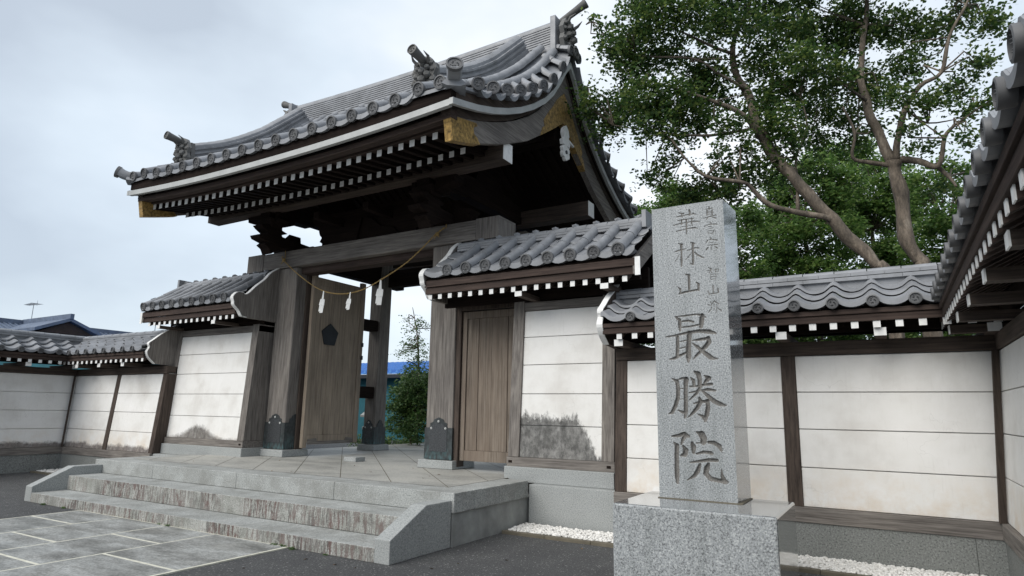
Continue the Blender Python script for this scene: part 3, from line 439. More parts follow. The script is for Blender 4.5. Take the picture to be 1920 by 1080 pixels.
# 45 degree tiles, as one pattern sheet 4 mm up, joints left open
cl = [(-11.53, 6.51), (XR - .37, 6.51), (XR - .37, 14.35), (-11.53, 14.35)]
def clip(poly, nx, ny, c):   # keep nx*x+ny*y <= c
    o = []
    for i in range(len(poly)):
        p, q = poly[i], poly[(i + 1) % len(poly)]
        dp = nx * p[0] + ny * p[1] - c; dq = nx * q[0] + ny * q[1] - c
        if dp <= 0: o.append(p)
        if dp * dq < 0:
            t = dp / (dp - dq); o.append((p[0] + t * (q[0] - p[0]), p[1] + t * (q[1] - p[1])))
    return o
g = 0.008
for i in range(-8, 14):
    c0 = -0.0185 + i * 0.905
    P1 = clip(clip(cl, 1, 1, c0 + 0.905 - g), -1, -1, -(c0 + g))
    if len(P1) < 3: continue
    n = len(P1)
    mb.add([(x, y, 0.582) for x, y in P1], [list(range(n))])
mb.build('floor_tiles', [JOINT, PTILE], pf, recalc=False)
for (y0, y1, z0, z1) in ((5.567, 6.084, 0.14, 0.363), (5.067, 5.567, 0.0, 0.14)):
    mb = MB(); mb.box(XL + .197, XR - .197, y0, y1 + .001, max(z0, 0.0), z1)
    mb.box(XL + .197, XR - .197, y1, 6.15, -0.1, z0) if z0 > 1 else None
    o = mb.build('step', [GS, GRUST], pf, bevel=0.007)
    for p in o.data.polygons:
        if p.normal.y < -0.9: p.material_index = 1
    if z0 > 0.1:
        mb = MB(); mb.box(XL + .2, XR - .2, y0 + .01, 6.1, 0, z0 - .004); mb.build('step_core', CONC, pf)
for x0, x1 in ((XR - .197, XR), (XL, XL + .197)):
    mb = MB(); mb.prism([(5.067, 0), (5.067, .231), (5.63, .503), (6.082, .503), (6.082, 0)], x0, x1, YZ)
    mb.build('cheek_stone', GB, pf, bevel=0.008)
# small granite stop block in the gateway
mb = MB(); mb.box(-8.47, -8.18, 8.50, 8.74, 0.583, 0.66)
tag(mb.build('stop_block', GB, bevel=0.006), 'small pale granite block set in the platform floor in the open gateway', 'stone block')
# moss and weeds along the foot of the steps
# ================================================================ roofs and walls
def tile_rowpath(mb, pts, side, r=0.09, seg=0.28, n=9, cap0=False):
    """half-round cover tiles laid along pts (ridge -> eave); side = unit vector across"""
    pts = [Vector(p) for p in pts]; side = Vector(side)
    Ls = [0]
    for a, b in zip(pts, pts[1:]): Ls.append(Ls[-1] + (b - a).length)
    def at(s):
        s = max(0, min(Ls[-1], s))
        for i in range(len(Ls) - 1):
            if s <= Ls[i + 1] + 1e-9:
                t = (s - Ls[i]) / (Ls[i + 1] - Ls[i]); return pts[i].lerp(pts[i + 1], t), (pts[i + 1] - pts[i]).normalized()
    k = max(1, round(Ls[-1] / seg)); sg = Ls[-1] / k; rr = []
    for i in range(k):
        rr = []; jit = (random.uniform(-.004, .004), random.uniform(-.003, .003))
        for q, rad in ((-0.06 if i else 0.0, r * 0.88), (0.5, r * 0.95), (0.985, r * 1.0)):
            p, t = at((i + q) * sg)
            if i == k - 1 and q > 0.9: p, t = at(Ls[-1])
            u = side.cross(t); u = u if u.z > 0 or abs(u.z) < 1e-6 else -u
            u.normalize()
            p = p + side * jit[0] + u * jit[1]
            rr.append([tuple(p + side * math.cos(a) * rad + u * math.sin(a) * rad) for a in [R_(-15 + 210 * j / (n - 1)) for j in range(n)]])
        mb.rings(rr, cap=True, closed=True)      # each tile its own shell, slightly out of line
    return at(Ls[-1])
def hongawara(mb, T, s0, s1, prof, sp, r=0.075, rad_disc=0.09, seg=0.28, first=None, sori=lambda s: 0, pan_depth=0.05, skip=None, discs=True):
    """cover-and-pan tile slope. T(s,d,z); prof list of (d,z) from ridge to eave"""
    cols = []
    s = first if first is not None else s0 + sp / 2
    while s <= s1 + 1e-6: cols.append(s); s += sp
    # pans
    Ls = [0]
    for (a, b), (c, d) in zip(prof, prof[1:]): Ls.append(Ls[-1] + math.hypot(c - a, d - b))
    def at(l):
        for i in range(len(Ls) - 1):
            if l <= Ls[i + 1] + 1e-9:
                t = (l - Ls[i]) / (Ls[i + 1] - Ls[i])
                return prof[i][0] + (prof[i + 1][0] - prof[i][0]) * t, prof[i][1] + (prof[i + 1][1] - prof[i][1]) * t
        return prof[-1]
    k = max(2, round(Ls[-1] / (seg * 0.8))); sg = Ls[-1] / k
    edges = [s0] + cols + [s1]
    for a, b in zip(edges, edges[1:]):
        if b - a < 0.02: continue
        us = [i / 6 for i in range(7)]; rr = []
        for j in range(k):
            if j and True:
                o = mb.T; mb.T = None; mb.rings(rr, cap=False, closed=False); mb.T = o; rr = []
            jz = random.uniform(-.003, .004)
            for q, up in ((-.03, jz), (0.98, 0.032 + jz), (0.985, 0.01)):
                d, z = at((j + q) * sg)
                rr.append([T(a + (b - a) * u, d, z + sori(a + (b - a) * u) - 0.015 + up - pan_depth * (1 - (2 * u - 1) ** 2)) for u in us])
        d, z = at(Ls[-1])
        rr.append([T(a + (b - a) * u, d + 0.012, z + sori(a + (b - a) * u) + 0.017 - pan_depth * (1 - (2 * u - 1) ** 2)) for u in us])
        rr.append([T(a + (b - a) * u, d + 0.012, z + sori(a + (b - a) * u) - 0.035 - pan_depth * (1 - (2 * u - 1) ** 2) * 1.5) for u in us])
        rr.append([T(a + (b - a) * u, d - 0.10, z + sori(a + (b - a) * u) - 0.035 - pan_depth * (1 - (2 * u - 1) ** 2) * 1.2) for u in us])
        o = mb.T; mb.T = None; mb.rings(rr, cap=False, closed=False); mb.T = o
    for s in cols:
        if skip and skip(s): continue
        pts = [Vector(T(s, d, z + sori(s) + 0.005)) for d, z in prof]
        side = (Vector(T(s + 1, 0, 0)) - Vector(T(s, 0, 0)))
        o = mb.T; mb.T = None
        p, t = tile_rowpath(mb, pts, side, r, seg)
        if discs:
            nrm = Vector((t.x, t.y, t.z * 0.35)).normalized()
            mb.mi = 1; mb.disc(p + nrm * 0.035 - Vector((0, 0, 0.01)), nrm, rad_disc); mb.mi = 0
        mb.T = o
def sangawara(mb, T, s0, s1, prof, period, crest0, amp=0.034, seg=None):
    """S-shaped pantiles; crest positions crest0 + k*period"""
    k = 3; SS = []; c_ = crest0 + period * .42 + math.floor((s0 - crest0 - period * .42) / period) * period
    while c_ < s1:
        a_, b_ = max(c_, s0), min(c_ + period, s1)
        if b_ - a_ > .01: SS.append([a_ + (b_ - a_) * i / 12 for i in range(13)])
        c_ += period
    def w(s):
        u = ((s - crest0) / period) % 1.0
        x = min(u, 1 - u)
        return amp * (math.exp(-(x / 0.17) ** 2) * 1.5 + 0.55 * math.cos(2 * math.pi * x) - 0.35) 
    o = mb.T; mb.T = None
    for j in range(k):
        for ss in SS:
            jz = random.uniform(-.003, .003); rr = []
            for q, up in ((-.04 if j else 0, 0.0), (0.5, 0.022), (0.985, 0.046), (0.99, 0.018)):
                t = (j + q) / k
                d = prof[0][0] + (prof[1][0] - prof[0][0]) * t; z = prof[0][1] + (prof[1][1] - prof[0][1]) * t
                rr.append([T(s, d, z + w(s) + up + jz) for s in ss])
            mb.rings(rr, cap=False, closed=False)
    d, z = prof[1]
    for ss in SS:
        rr = [[T(s, d - .01, z + w(s) + 0.044) for s in ss], [T(s, d + 0.008, z + w(s) + 0.04) for s in ss], [T(s, d + 0.010, z + w(s) * 0.9 - 0.012) for s in ss], [T(s, d - 0.12, z + w(s) * 0.9 - 0.01) for s in ss]]
        mb.rings(rr, cap=False, closed=False)
    c = crest0 + math.ceil((s0 - crest0 + 0.05) / period) * period
    while c < s1 - 0.02:
        p = Vector(T(c, d + 0.035, z + 0.012)); nr = (Vector(T(c, d + 1, z)) - Vector(T(c, d, z))).normalized()
        mb.mi = 1; mb.disc(p, nr, 0.062, t=0.06, n=12); mb.mi = 0
        c += period
    mb.T = o
def ridge_layers(mb, T, s0, s1, z0, layers, w0, w1, h, capr, unit=0.33, d0=0):
    """stacked flat ridge tiles with a rounded cap course; joints staggered"""
    for j in range(layers):
        w = w0 + (w1 - w0) * j / max(1, layers - 1); za = z0 + j * h; s = s0 + (unit / 2 if j % 2 else 0)
        a = s0
        while a < s1 - 1e-3:
            b = min(s if s > a + 0.05 else s + unit, s1); s = b + unit
            if s1 - b < 0.06: b = s1
            e = 0.004 * (j % 2)
            mb.box(a + .0015, b - .0015, d0 - w - e, d0 + w + e, za + 0.004, za + h - 0.004)
            a = b
    mb.box(s0 + .01, s1 - .01, d0 - w1 * 0.8, d0 + w1 * 0.8, z0, z0 + layers * h)
    a = s0; zc = z0 + layers * h
    while a < s1 - 1e-3:
        b = min(a + unit, s1); rr = []
        for x, q in ((a, 0.93), (b - 0.01, 1.0)):
            rr.append([(x, d0 + math.cos(t) * capr * q * 1.25, zc - 0.01 + math.sin(t) * capr * q) for t in [R_(-8 + 196 * i / 8) for i in range(9)]])
        mb.rings(rr); a = b
def edge_board(parent, T, s, poly, thick, top_idx, wmat=WHITE, face=None, name='gable_board'):
    """carved end board in the (d,z) plane with a painted edge along poly[0:top_idx]"""
    fn = lambda a, b, t: T(t, a, b)
    mb = MB(); mb.prism(poly, s - thick / 2, s + thick / 2, fn); o = mb.build(name, face or WG['z'], parent)
    mb = MB(); e = poly[:top_idx]; n = len(e); out = []
    for i, (a, b) in enumerate(e):
        p = e[max(i - 1, 0)]; q = e[min(i + 1, n - 1)]; tx, tz = q[0] - p[0], q[1] - p[1]; l = math.hypot(tx, tz) or 1
        nx, nz = tz / l, -tx / l
        if nx < 0 and abs(nx) > .3: nx, nz = -nx, -nz
        if abs(nx) <= .3 and nz < 0 and i < n * 0.5: nx, nz = -nx, -nz
        out.append((a + nx * 0.011, b + nz * 0.011))
    w = thick / 2 + 0.005
    rr = [[fn(a0, b0, s - w), fn(a1, b1, s - w), fn(a1, b1, s + w), fn(a0, b0, s + w)] for (a0, b0), (a1, b1) in zip(e, out)]
    mb.rings(rr); mb.build('painted_edge', wmat, o)
    return o
def smooth_poly(pts, k=3):
    P = [Vector((a, b, 0)) for a, b in pts]; o = []
    for i in range(len(P) - 1):
        p0, p1, p2, p3 = P[max(i - 1, 0)], P[i], P[i + 1], P[min(i + 2, len(P) - 1)]
        for j in range(k):
            t = j / k
            q = 0.5 * ((2 * p1) + (p2 - p0) * t + (2 * p0 - 5 * p1 + 4 * p2 - p3) * t * t + (3 * p1 - p0 - 3 * p2 + p3) * t ** 3)
            o.append((q.x, q.y))
    o.append((P[-1].x, P[-1].y)); return o
def rafters(parent, T, s_list, d_out, z_out, d_in, z_in, w, h, wood_, name='rafter'):
    first = None; o0 = Vector(T(0, 0, 0)); ph = wl(parent)
    for s in s_list:
        if first is None:
            mb = MB(lambda a, b, c: tuple(Vector(T(a, b, c)) - o0 + ph))
            mb.hexa([(-w, d_in, z_in - h), (w, d_in, z_in - h), (w, d_out, z_out - h), (-w, d_out, z_out - h),
                     (-w, d_in, z_in + h), (w, d_in, z_in + h), (w, d_out, z_out + h), (-w, d_out, z_out + h)])
            mb.mi = 1; mb.box(-w - .001, w + .001, d_out, d_out + 0.008, z_out - h - .001, z_out + h + .001)
            first = mb.build(name, [wood_, WHITE], parent)
            o = first
        else: o = cp(first, parent, (0, 0, 0))
        o.location = Vector(T(s, 0, 0)) - ph
    return first
ZP = [0.54, 0.946, 1.355, 1.761, 2.17]
def dface(z): return 0.30 - 0.074 * z
def panel(parent, T, sa, sb, zs, df, mat, name='plaster_panel', sag=0.0):
    mb = MB(T)
    for i, (a, b) in enumerate(zip(zs, zs[1:])):
        a2 = a + (0.005 if i else 0); b2 = b - 0.005
        e = random.uniform(-0.002, 0.002)
        mb.hexa([(sa, df(a2) - .05, a2), (sb, df(a2) - .05, a2), (sb, df(a2) + e, a2), (sa, df(a2) + e, a2),
                 (sa, df(b2) - .05, b2), (sb, df(b2) - .05, b2), (sb, df(b2) + e, b2), (sa, df(b2) + e, b2)])
    return mb.build(name, mat, parent, bevel=0.004)
def outer_wall(name, label, T, s0, s1, posts, mat, wx, loc, crest0, group, raf_ph=0.1, arm_ph=0, roof0=None, roof1=None, dz=0.0):
    """low rendered wall on granite with its own tiled roof. posts: list of post centres; wx: wood axis along the wall"""
    T0 = T; T = (lambda s, d, z: T0(s, d, z + dz))
    th = thing(name, label, 'wall', loc, group)
    r0 = roof0 if roof0 is not None else s0; r1 = roof1 if roof1 is not None else s1
    mb = MB(T)
    s = s0
    while s < s1 - .01:
        e = min(s + 1.83, s1)
        mb.box(s + .002, e - .002, -0.30, 0.30, 0, 0.378); s = e
    mb.build('granite_base', GD, th)
    mb = MB(T); mb.box(s0, s1, -0.31, 0.315, 0.38, 0.535); mb.build('sill_beam', WG[wx], th, bevel=0.006)
    mb = MB(T); mb.hexa([(s0, -.25, .53), (s1, -.25, .53), (s1, .22, .53), (s0, .22, .53), (s0, -.13, 2.2), (s1, -.13, 2.2), (s1, .10, 2.2), (s0, .10, 2.2)])
    mb.build('wall_core', PL, th)
    mb = MB(T); mb.box(s0, s1, -0.16, 0.165, 2.175, 2.33); mb.build('top_beam', WD[wx], th, bevel=0.005)
    pw = 0.076; edges = []
    cur = s0
    for p in sorted(posts):
        if p - pw > cur + .02: edges.append((cur, p - pw))
        cur = p + pw
        mb = MB(T); f = lambda z: dface(z) + 0.018
        mb.hexa([(p - pw, -f(.536), .536), (p + pw, -f(.536), .536), (p + pw, f(.536), .536), (p - pw, f(.536), .536),
                 (p - pw, -f(2.3), 2.174), (p + pw, -f(2.3), 2.174), (p + pw, f(2.3), 2.174), (p - pw, f(2.3), 2.174)])
        mb.build('post', WD['z'], th, bevel=0.005)
    if s1 > cur + .02: edges.append((cur, s1))
    for a, b in edges:
        a2 = a + 0.0; b2 = b
        panel(th, T, a2 + .002, b2 - .002, ZP, dface, mat)
    # roof structure
    mb = MB(T)
    for sg in (1, -1):
        mb.hexa([(r0, 0, 2.80), (r1, 0, 2.80), (r1, sg * .60, 2.515), (r0, sg * .60, 2.515), (r0, 0, 2.84), (r1, 0, 2.84), (r1, sg * .60, 2.545), (r0, sg * .60, 2.545)])
        mb.box(r0, r1, *sorted((sg * .10, sg * .16)), 2.42, 2.60)
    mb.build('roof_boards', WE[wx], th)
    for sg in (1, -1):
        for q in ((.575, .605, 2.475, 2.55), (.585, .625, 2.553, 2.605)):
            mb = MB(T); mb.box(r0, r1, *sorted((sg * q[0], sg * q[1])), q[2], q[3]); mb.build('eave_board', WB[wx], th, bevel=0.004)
    n0 = math.ceil((r0 + .05 - raf_ph) / .2); sl = []
    while raf_ph + n0 * .2 < r1 - .04: sl.append(raf_ph + n0 * .2); n0 += 1
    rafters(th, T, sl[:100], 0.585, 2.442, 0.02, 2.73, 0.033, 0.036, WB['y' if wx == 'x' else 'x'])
    n0 = math.ceil((r0 + .1 - arm_ph) / .95); sl = []
    while arm_ph + n0 * .95 < r1 - .06: sl.append(arm_ph + n0 * .95); n0 += 1
    first = None; o0 = Vector(T(0, 0, 0)); ph = wl(th)
    for s in sl:
        if first is None:
            mb = MB(lambda a, b, c: tuple(Vector(T(a, b, c)) - o0 + ph))
            mb.box(-.055, .055, -.55, .545, 2.325, 2.405); mb.mi = 1; mb.box(-.056, .056, .545, .555, 2.324, 2.406)
            first = mb.build('bracket_arm', [WD['y' if wx == 'x' else 'x'], WHITE], th); o = first
        else: o = cp(first, th, (0, 0, 0))
        o.location = Vector(T(s, 0, 0)) - ph
    mb = MB()
    for sg in (1, -1):
        Ts = (lambda sg: (lambda s, d, z: T(s, d * sg, z)))(sg)
        sangawara(mb, Ts, r0, r1, [(0.08, 2.965), (0.655, 2.66)], 0.372, crest0)
    roof = mb.build('roof', [TILE, TILED], th, smooth=True, sm_angle=32)
    mb = MB(T); mb.box(r0 + .02, r1 - .02, -.09, .09, 2.9, 3.0); ridge_layers(mb, T, r0, r1, 3.0, 2, 0.13, 0.125, 0.048, 0.062)
    mb.build('roof_ridge', [TILE], roof)
    return th
YW = 8.05; XC = 1.118; XQ = -16.99
Tr = lambda s, d, z: (s, YW - d, z)
Tsr = lambda s, d, z: (XC - d, s, z)
Tsl = lambda s, d, z: (XQ + d, s, z)
outer_wall('boundary_wall', 'long white plaster wall with grey wave-tiled roof behind the stone pillar', Tr, -3.07, XC + .2, [-2.995, -0.98], PL_R, 'x', (-1.1, YW, 0), -0.07, 'boundary walls', raf_ph=-.453, arm_ph=-0.98, roof1=XC)
outer_wall('boundary_wall', 'white plaster wall along the right edge of the photo, its dark eave hanging overhead', Tsr, -1.6, YW + .2, [1.75, 3.75, 5.75], PL_R, 'y', (XC, 3.2, 0), 2.75, 'boundary walls', raf_ph=.1, arm_ph=5.75, roof1=YW, dz=0.003)
outer_wall('boundary_wall', 'low white plaster wall with grimy foot running from the inner corner to the left wing of the gate', Tr, XQ - .2, -13.14, [-14.97, -13.2], PL_LO, 'x', (-15, YW, 0), -14.0, 'boundary walls', raf_ph=.05, arm_ph=-13.2 - .95, roof0=XQ, roof1=-13.3)
outer_wall('boundary_wall', 'low white plaster wall with black specks at the left edge of the photo, running towards the camera', Tsl, 0.2, YW + .2, [1.75, 3.75], PL_LO, 'y', (XQ, 4, 0), 2.75, 'boundary walls', raf_ph=.1, arm_ph=5.75, roof1=YW, dz=0.003)
walls = [o for o in COL.objects if o.name.startswith('boundary_wall')]
# carved boards at the wall ends next to the gate wings
MP = smooth_poly([(-0.0, 3.22), (.13, 3.12), (.30, 3.0), (.46, 2.86), (.55, 2.78), (.53, 2.70), (.57, 2.60), (.53, 2.50), (.47, 2.44), (.38, 2.37)])
MP2 = MP + [(0.38, 2.37), (-.1, 2.33), (-.1, 3.2)]
edge_board(walls[0], Tr, -3.10, [(a * 1.1, b) for a, b in MP2], 0.07, len(MP), face=WD['z'])
edge_board(walls[2], Tr, -13.27, MP2, 0.07, len(MP), face=WG['z'])
# corner trims
for wobj, T, s in ((walls[0], Tr, XC - .30), (walls[2], Tr, XQ + .30)):
    mb = MB(); sg = 1 if s < -5 else -1
    x = s
    mb.hexa([(x - sg * .0, YW - .30, .536), (x + sg * .035, YW - .325, .536), (x + sg * .03, YW - .36, .536), (x - sg * .03, YW - .33, .536)] + [(x - sg * .0 - sg * .125, YW - .30 + .125, 2.172), (x + sg * .035 - sg * .125, YW - .325 + .125, 2.172), (x + sg * .03 - sg * .125, YW - .36 + .125, 2.172), (x - sg * .03 - sg * .125, YW - .33 + .125, 2.172)])
    mb.build('corner_post', WD['z'], wobj)

# ---------------------------------------------------------------- wing walls of the gate
YG = 8.40
Tg = lambda s, d, z: (s, YG - d, z)
WPROF = [(0.06, 4.13), (0.30, 3.96), (0.60, 3.76), (0.90, 3.585)]
def wing(name, label, s0, s1, door, mat, base0, base1, board_s, board_pts, ntop, loc, wall_s0, wall_s1, roof0, roof1, first):
    th = thing(name, label, 'wall', loc, 'wing walls of the gate')
    mb = MB(Tg)
    mb.box(base0, base1, -.40, .454, 0.5345, 0.738); mb.build('granite_base', GB, th, bevel=0.008)
    if name and door:
        mb = MB(Tg); mb.box(-4.313, base1 + .085, -.46, .60, 0, 0.533); mb.build('granite_plinth', GB, th, bevel=0.008)
    df = lambda z: 0.36 - 0.055 * (z - 0.85)
    zs = [0.868, 1.308, 1.75, 2.167, 2.575, 2.97]
    mb = MB(Tg); mb.box(wall_s0 - .01, wall_s1 + .01, -.40, .40, 0.74, 0.866); mb.mi = 1
    for q in (wall_s0 + .05, wall_s1 - .07): mb.box(q - .03, q + .03, .40, .404, 0.785, 0.82)
    mb.build('sill_beam', [WG['x'], WE['x']], th, bevel=0.006)
    pw = .09
    for p in (wall_s0 + pw, wall_s1 - pw):
        mb = MB(Tg); f = lambda z: df(z) + 0.03
        mb.hexa([(p - pw, -f(.868), .868), (p + pw, -f(.868), .868), (p + pw, f(.868), .868), (p - pw, f(.868), .868),
                 (p - pw, -f(3.1), 3.12), (p + pw, -f(3.1), 3.12), (p + pw, f(3.1), 3.12), (p - pw, f(3.1), 3.12)])
        mb.build('post', WG['z'], th, bevel=0.006)
    mb = MB(Tg); mb.hexa([(wall_s0 + .1, -.32, .86), (wall_s1 - .1, -.32, .86), (wall_s1 - .1, df(.86) - .04, .86), (wall_s0 + .1, df(.86) - .04, .86), (wall_s0 + .1, -.2, 3.0), (wall_s1 - .1, -.2, 3.0), (wall_s1 - .1, df(3.) - .04, 3.0), (wall_s0 + .1, df(3.) - .04, 3.0)])
    mb.build('wall_core', PL, th)
    panel(th, Tg, wall_s0 + 2 * pw, wall_s1 - 2 * pw, zs, df, mat)
    mb = MB(Tg); mb.box(wall_s0, wall_s1, -.24, .26, 2.974, 3.10); mb.build('head_beam', WG['x'], th, bevel=0.005)
    # roof
    mb = MB(Tg)
    for sg in (1, -1):
        mb.hexa([(s0, 0, 3.86), (s1, 0, 3.86), (s1, sg * .80, 3.40), (s0, sg * .80, 3.40), (s0, 0, 3.95), (s1, 0, 3.95), (s1, sg * .86, 3.47), (s0, sg * .86, 3.47)])
        mb.box(s0, s1, *sorted((sg * .2, sg * .27)), 3.12, 3.45)
        mb.box(s0, s1, *sorted((sg * .55, sg * .62)), 3.225, 3.30)
    mb.build('roof_boards', WE['x'], th)
    for sg in (1, -1):
        for q in ((.795, .835, 3.245, 3.345), (.81, .865, 3.349, 3.45)):
            mb = MB(Tg); mb.box(roof0, roof1, *sorted((sg * q[0], sg * q[1])), q[2], q[3]); mb.build('eave_board', WB['x'], th, bevel=0.005)
    k = math.floor((s1 - s0 - .2) / .185); sl = [s0 + .12 + .185 * i for i in range(k + 1)]
    rafters(th, Tg, sl, 0.805, 3.20, 0.05, 3.62, 0.032, 0.036, WD['y'])
    f0 = None
    for s in ([-4.40, -3.10] if door else [-11.30, -13.15]):
        mb = MB(Tg); mb.box(s - .055, s + .055, -.5, .80, 3.10, 3.165 if door else 3.16); mb.mi = 1; mb.box(s - .056, s + .056, .80, .81, 3.095, 3.167)
        mb.build('bracket_arm', [WD['y'], WHITE], th)
    mb = MB()
    for sg in (1, -1):
        Ts = (lambda sg: (lambda s, d, z: (s, YG - d * sg, z)))(sg)
        hongawara(mb, Ts, roof0 + .02, roof1 - .02, WPROF, 0.34, 0.078, 0.09, 0.42, first=first)
    roof = mb.build('roof', [TILE, TILED], th, smooth=True, sm_angle=32)
    mb = MB(Tg); ridge_layers(mb, Tg, roof0 + .06, roof1 - .16, 4.08, 3, 0.12, 0.10, 0.042, 0.06)
    e = roof1 - .14 if door else roof0 + .04
    mb.box(e - .03, e + .03, -.16, .16, 4.06, 4.31)
    s = first
    while s < roof1 - .2: mb.blob((s, 0.0, 4.255), (0.06, 0.075, 0.045)); s += 0.34
    mb.build('roof_ridge', [TILE], roof)
    # outer gable: stub boards
    so_ = roof1 if door else roof0
    mb = MB(Tg)
    for sg in (1, -1):
        q = .03 if door else -.03
        a, b = sorted((so_ - q * 2.2, so_ - q * .4))
        mb.hexa([(a, 0, 3.78), (b, 0, 3.78), (b, sg * .86, 3.24), (a, sg * .86, 3.24), (a, 0, 4.0), (b, 0, 4.0), (b, sg * .86, 3.46), (a, sg * .86, 3.46)])
    mb.mi = 1
    mb.box(so_ - .035, so_ + .035, .862, .872, 3.22, 3.46)
    mb.build('barge_board', [WG['y'], WHITE], th)
    edge_board(th, Tg, board_s, board_pts, 0.075, ntop, face=WG['z'])
    return th
bp = smooth_poly([(-.06, 4.285), (.12, 4.16), (.25, 4.0), (.44, 3.83), (.58, 3.68), (.66, 3.63), (.72, 3.655), (.84, 3.645), (.925, 3.55), (.90, 3.46), (.885, 3.40), (.80, 3.33), (.76, 3.29), (.70, 3.21), (.60, 3.19)])
BPOLY = bp + [(.60, 3.19), (-.30, 3.18), (-.30, 4.26)]
rw = wing('gate_wing_wall', 'white plaster wing wall with wicket door and blackened mould patch, right of the gate', -6.08, -2.68, True, PL_RW, -4.80, -3.145, -6.06, BPOLY, len(bp), (-4.5, YG, 0.583), -4.78, -3.165, -6.04, -2.62, -5.58)
lw = wing('gate_wing_wall', 'white plaster wing wall with a hump-shaped grime stain, left of the gate', -13.6, -10.55, False, PL_LW, -13.36, -10.56, -10.56, [(a + .04, b) for a, b in BPOLY], len(bp), (-12, YG, 0.583), -13.32, -10.62, -13.72, -10.62, -13.60)
mb = MB(Tg); mb.box(-13.38, -11.95, -.46, .60, 0, 0.533); mb.build('granite_plinth', GB, lw, bevel=0.008)
# wicket door
YD = 8.55
mb = MB(); mb.box(-6.09, -5.995, YD - .06, YD + .12, 0.62, 3.3); mb.box(-4.86, -4.785, YD - .06, YD + .12, 0.62, 3.2); mb.box(-5.99, -4.865, YD - .06, YD + .12, 3.12, 3.3)
fr = mb.build('door_frame', WD['z'], rw, bevel=0.005)
dr = MB()
dr.box(-5.985, -5.905, YD - .02, YD + .05, 0.72, 3.10); dr.box(-4.965, -4.87, YD - .02, YD + .05, 0.72, 3.10)
dr.box(-5.902, -4.968, YD - .018, YD + .05, 2.985, 3.10); dr.box(-5.902, -4.968, YD - .018, YD + .05, 0.72, 0.88)
xs = [-5.902, -5.60, -5.29, -4.968]
xs = [-5.902, -5.68, -5.43, -5.13, -4.968]
for i, (a, b) in enumerate(zip(xs, xs[1:])): dr.box(a + .003, b - .003, YD + .002 + .006 * (i % 2), YD + .045, 0.882, 2.983)
dr.build('wicket_door', DOORW, rw, bevel=0.003)

# ================================================================ the gate
GX = -8.36; GY = 9.70; HW = 3.80
gate = thing('temple_gate', 'tall dark timber temple gate with curved grey tiled roof and gold-tipped gable boards', 'gate', (GX, GY, 0.583))
# pillars
def pillar(name, x0, x1, y0, y1, ztop, shoe_h, pl):
    mb = MB(); mb.box(x0, x1, y0, y1, 0.72, ztop); p = mb.build(name, WG['z'], gate, bevel=0.018)
    mb = MB(); a = .075
    mb.hexa([(x0 - a - .01, y0 - a - .01, .585), (x1 + a + .01, y0 - a - .01, .585), (x1 + a + .01, y1 + a + .01, .585), (x0 - a - .01, y1 + a + .01, .585),
             (x0 - a, y0 - a, .715), (x1 + a, y0 - a, .715), (x1 + a, y1 + a, .715), (x0 - a, y1 + a, .715)])
    mb.build('plinth', GB, p, bevel=0.008)
    mb = MB(); t = .012; zt = shoe_h; zb = .725; w = x1 - x0
    def dome(w):   # outline with an ogee crown
        c = w / 2; pts = [(0, zb), (w, zb), (w, zt), (c + w * .33, zt), (c + w * .30, zt + .03), (c + w * .30, zt + .07), (c + w * .20, zt + .09), (c + w * .17, zt + .13), (c, zt + .165), (c - w * .17, zt + .13), (c - w * .20, zt + .09), (c - w * .30, zt + .07), (c - w * .30, zt + .03), (c - w * .33, zt), (0, zt)]
        return pts
    mb.prism([(x0 - t + a_, b_) for a_, b_ in dome(w + 2 * t)], y0 - t, y0 + .004, lambda a, b, t: (a, t, b))
    mb.prism([(x0 - t + a_, b_) for a_, b_ in dome(w + 2 * t)], y1 - .004, y1 + t, lambda a, b, t: (a, t, b))
    d = y1 - y0
    mb.prism([(y0 + .005 + a_, b_) for a_, b_ in dome(d - .01)], x0 - t + .0, x0 + .004, lambda a, b, t: (t, a, b))
    mb.prism([(y0 + .005 + a_, b_) for a_, b_ in dome(d - .01)], x1 - .004, x1 + t, lambda a, b, t: (t, a, b))
    sh = mb.build('metal_shoe', PATINA, p)
    c = (x0 + x1) / 2
    for q, z in ((0, zt + .10), (-w * .27, zt - .01), (w * .27, zt - .01)):
        mb = MB(); mb.blob((c + q, y0 - t - .004, z), (.024, .014, .024)); mb.build('stud', STRIP, sh)
    mb = MB()
    mb.prism([(c - w * .33, zb + .12), (c + w * .33, zb + .12), (c + w * .33, zt - .04), (c + w * .2, zt + .06), (c - w * .2, zt + .06), (c - w * .33, zt - .04)], y0 - t - .006, y0 - t + .001, lambda a, b, t: (a, t, b))
    mb.build('embossed_plate', plain('shoe_metal', (0.07, 0.075, 0.08), 0.45, 0.5, 0.5, 50, 0.9) if 'shoe_metal' not in bpy.data.materials else bpy.data.materials['shoe_metal'], sh)
    return p
pillar('main_pillar', -6.62, -6.09, 8.456, 8.92, 4.28, 1.22, 0)
pillar('main_pillar', -10.57, -10.02, 8.456, 8.92, 4.28, 1.22, 0)
pillar('rear_pillar', -10.46, -10.12, 11.05, 11.40, 5.2, 1.10, 0)
pillar('rear_pillar', -6.58, -6.24, 11.05, 11.40, 5.2, 1.10, 0)
# narrow jambs beside the main pillars
mb = MB(); mb.box(-10.015, -9.97, 8.70, 8.86, 0.66, 4.28); mb.build('jamb', WD['z'], gate, bevel=.004)
mb = MB(); mb.box(-6.74, -6.625, 8.62, 8.86, 0.66, 4.28); mb.build('jamb', WD['z'], gate, bevel=.004)
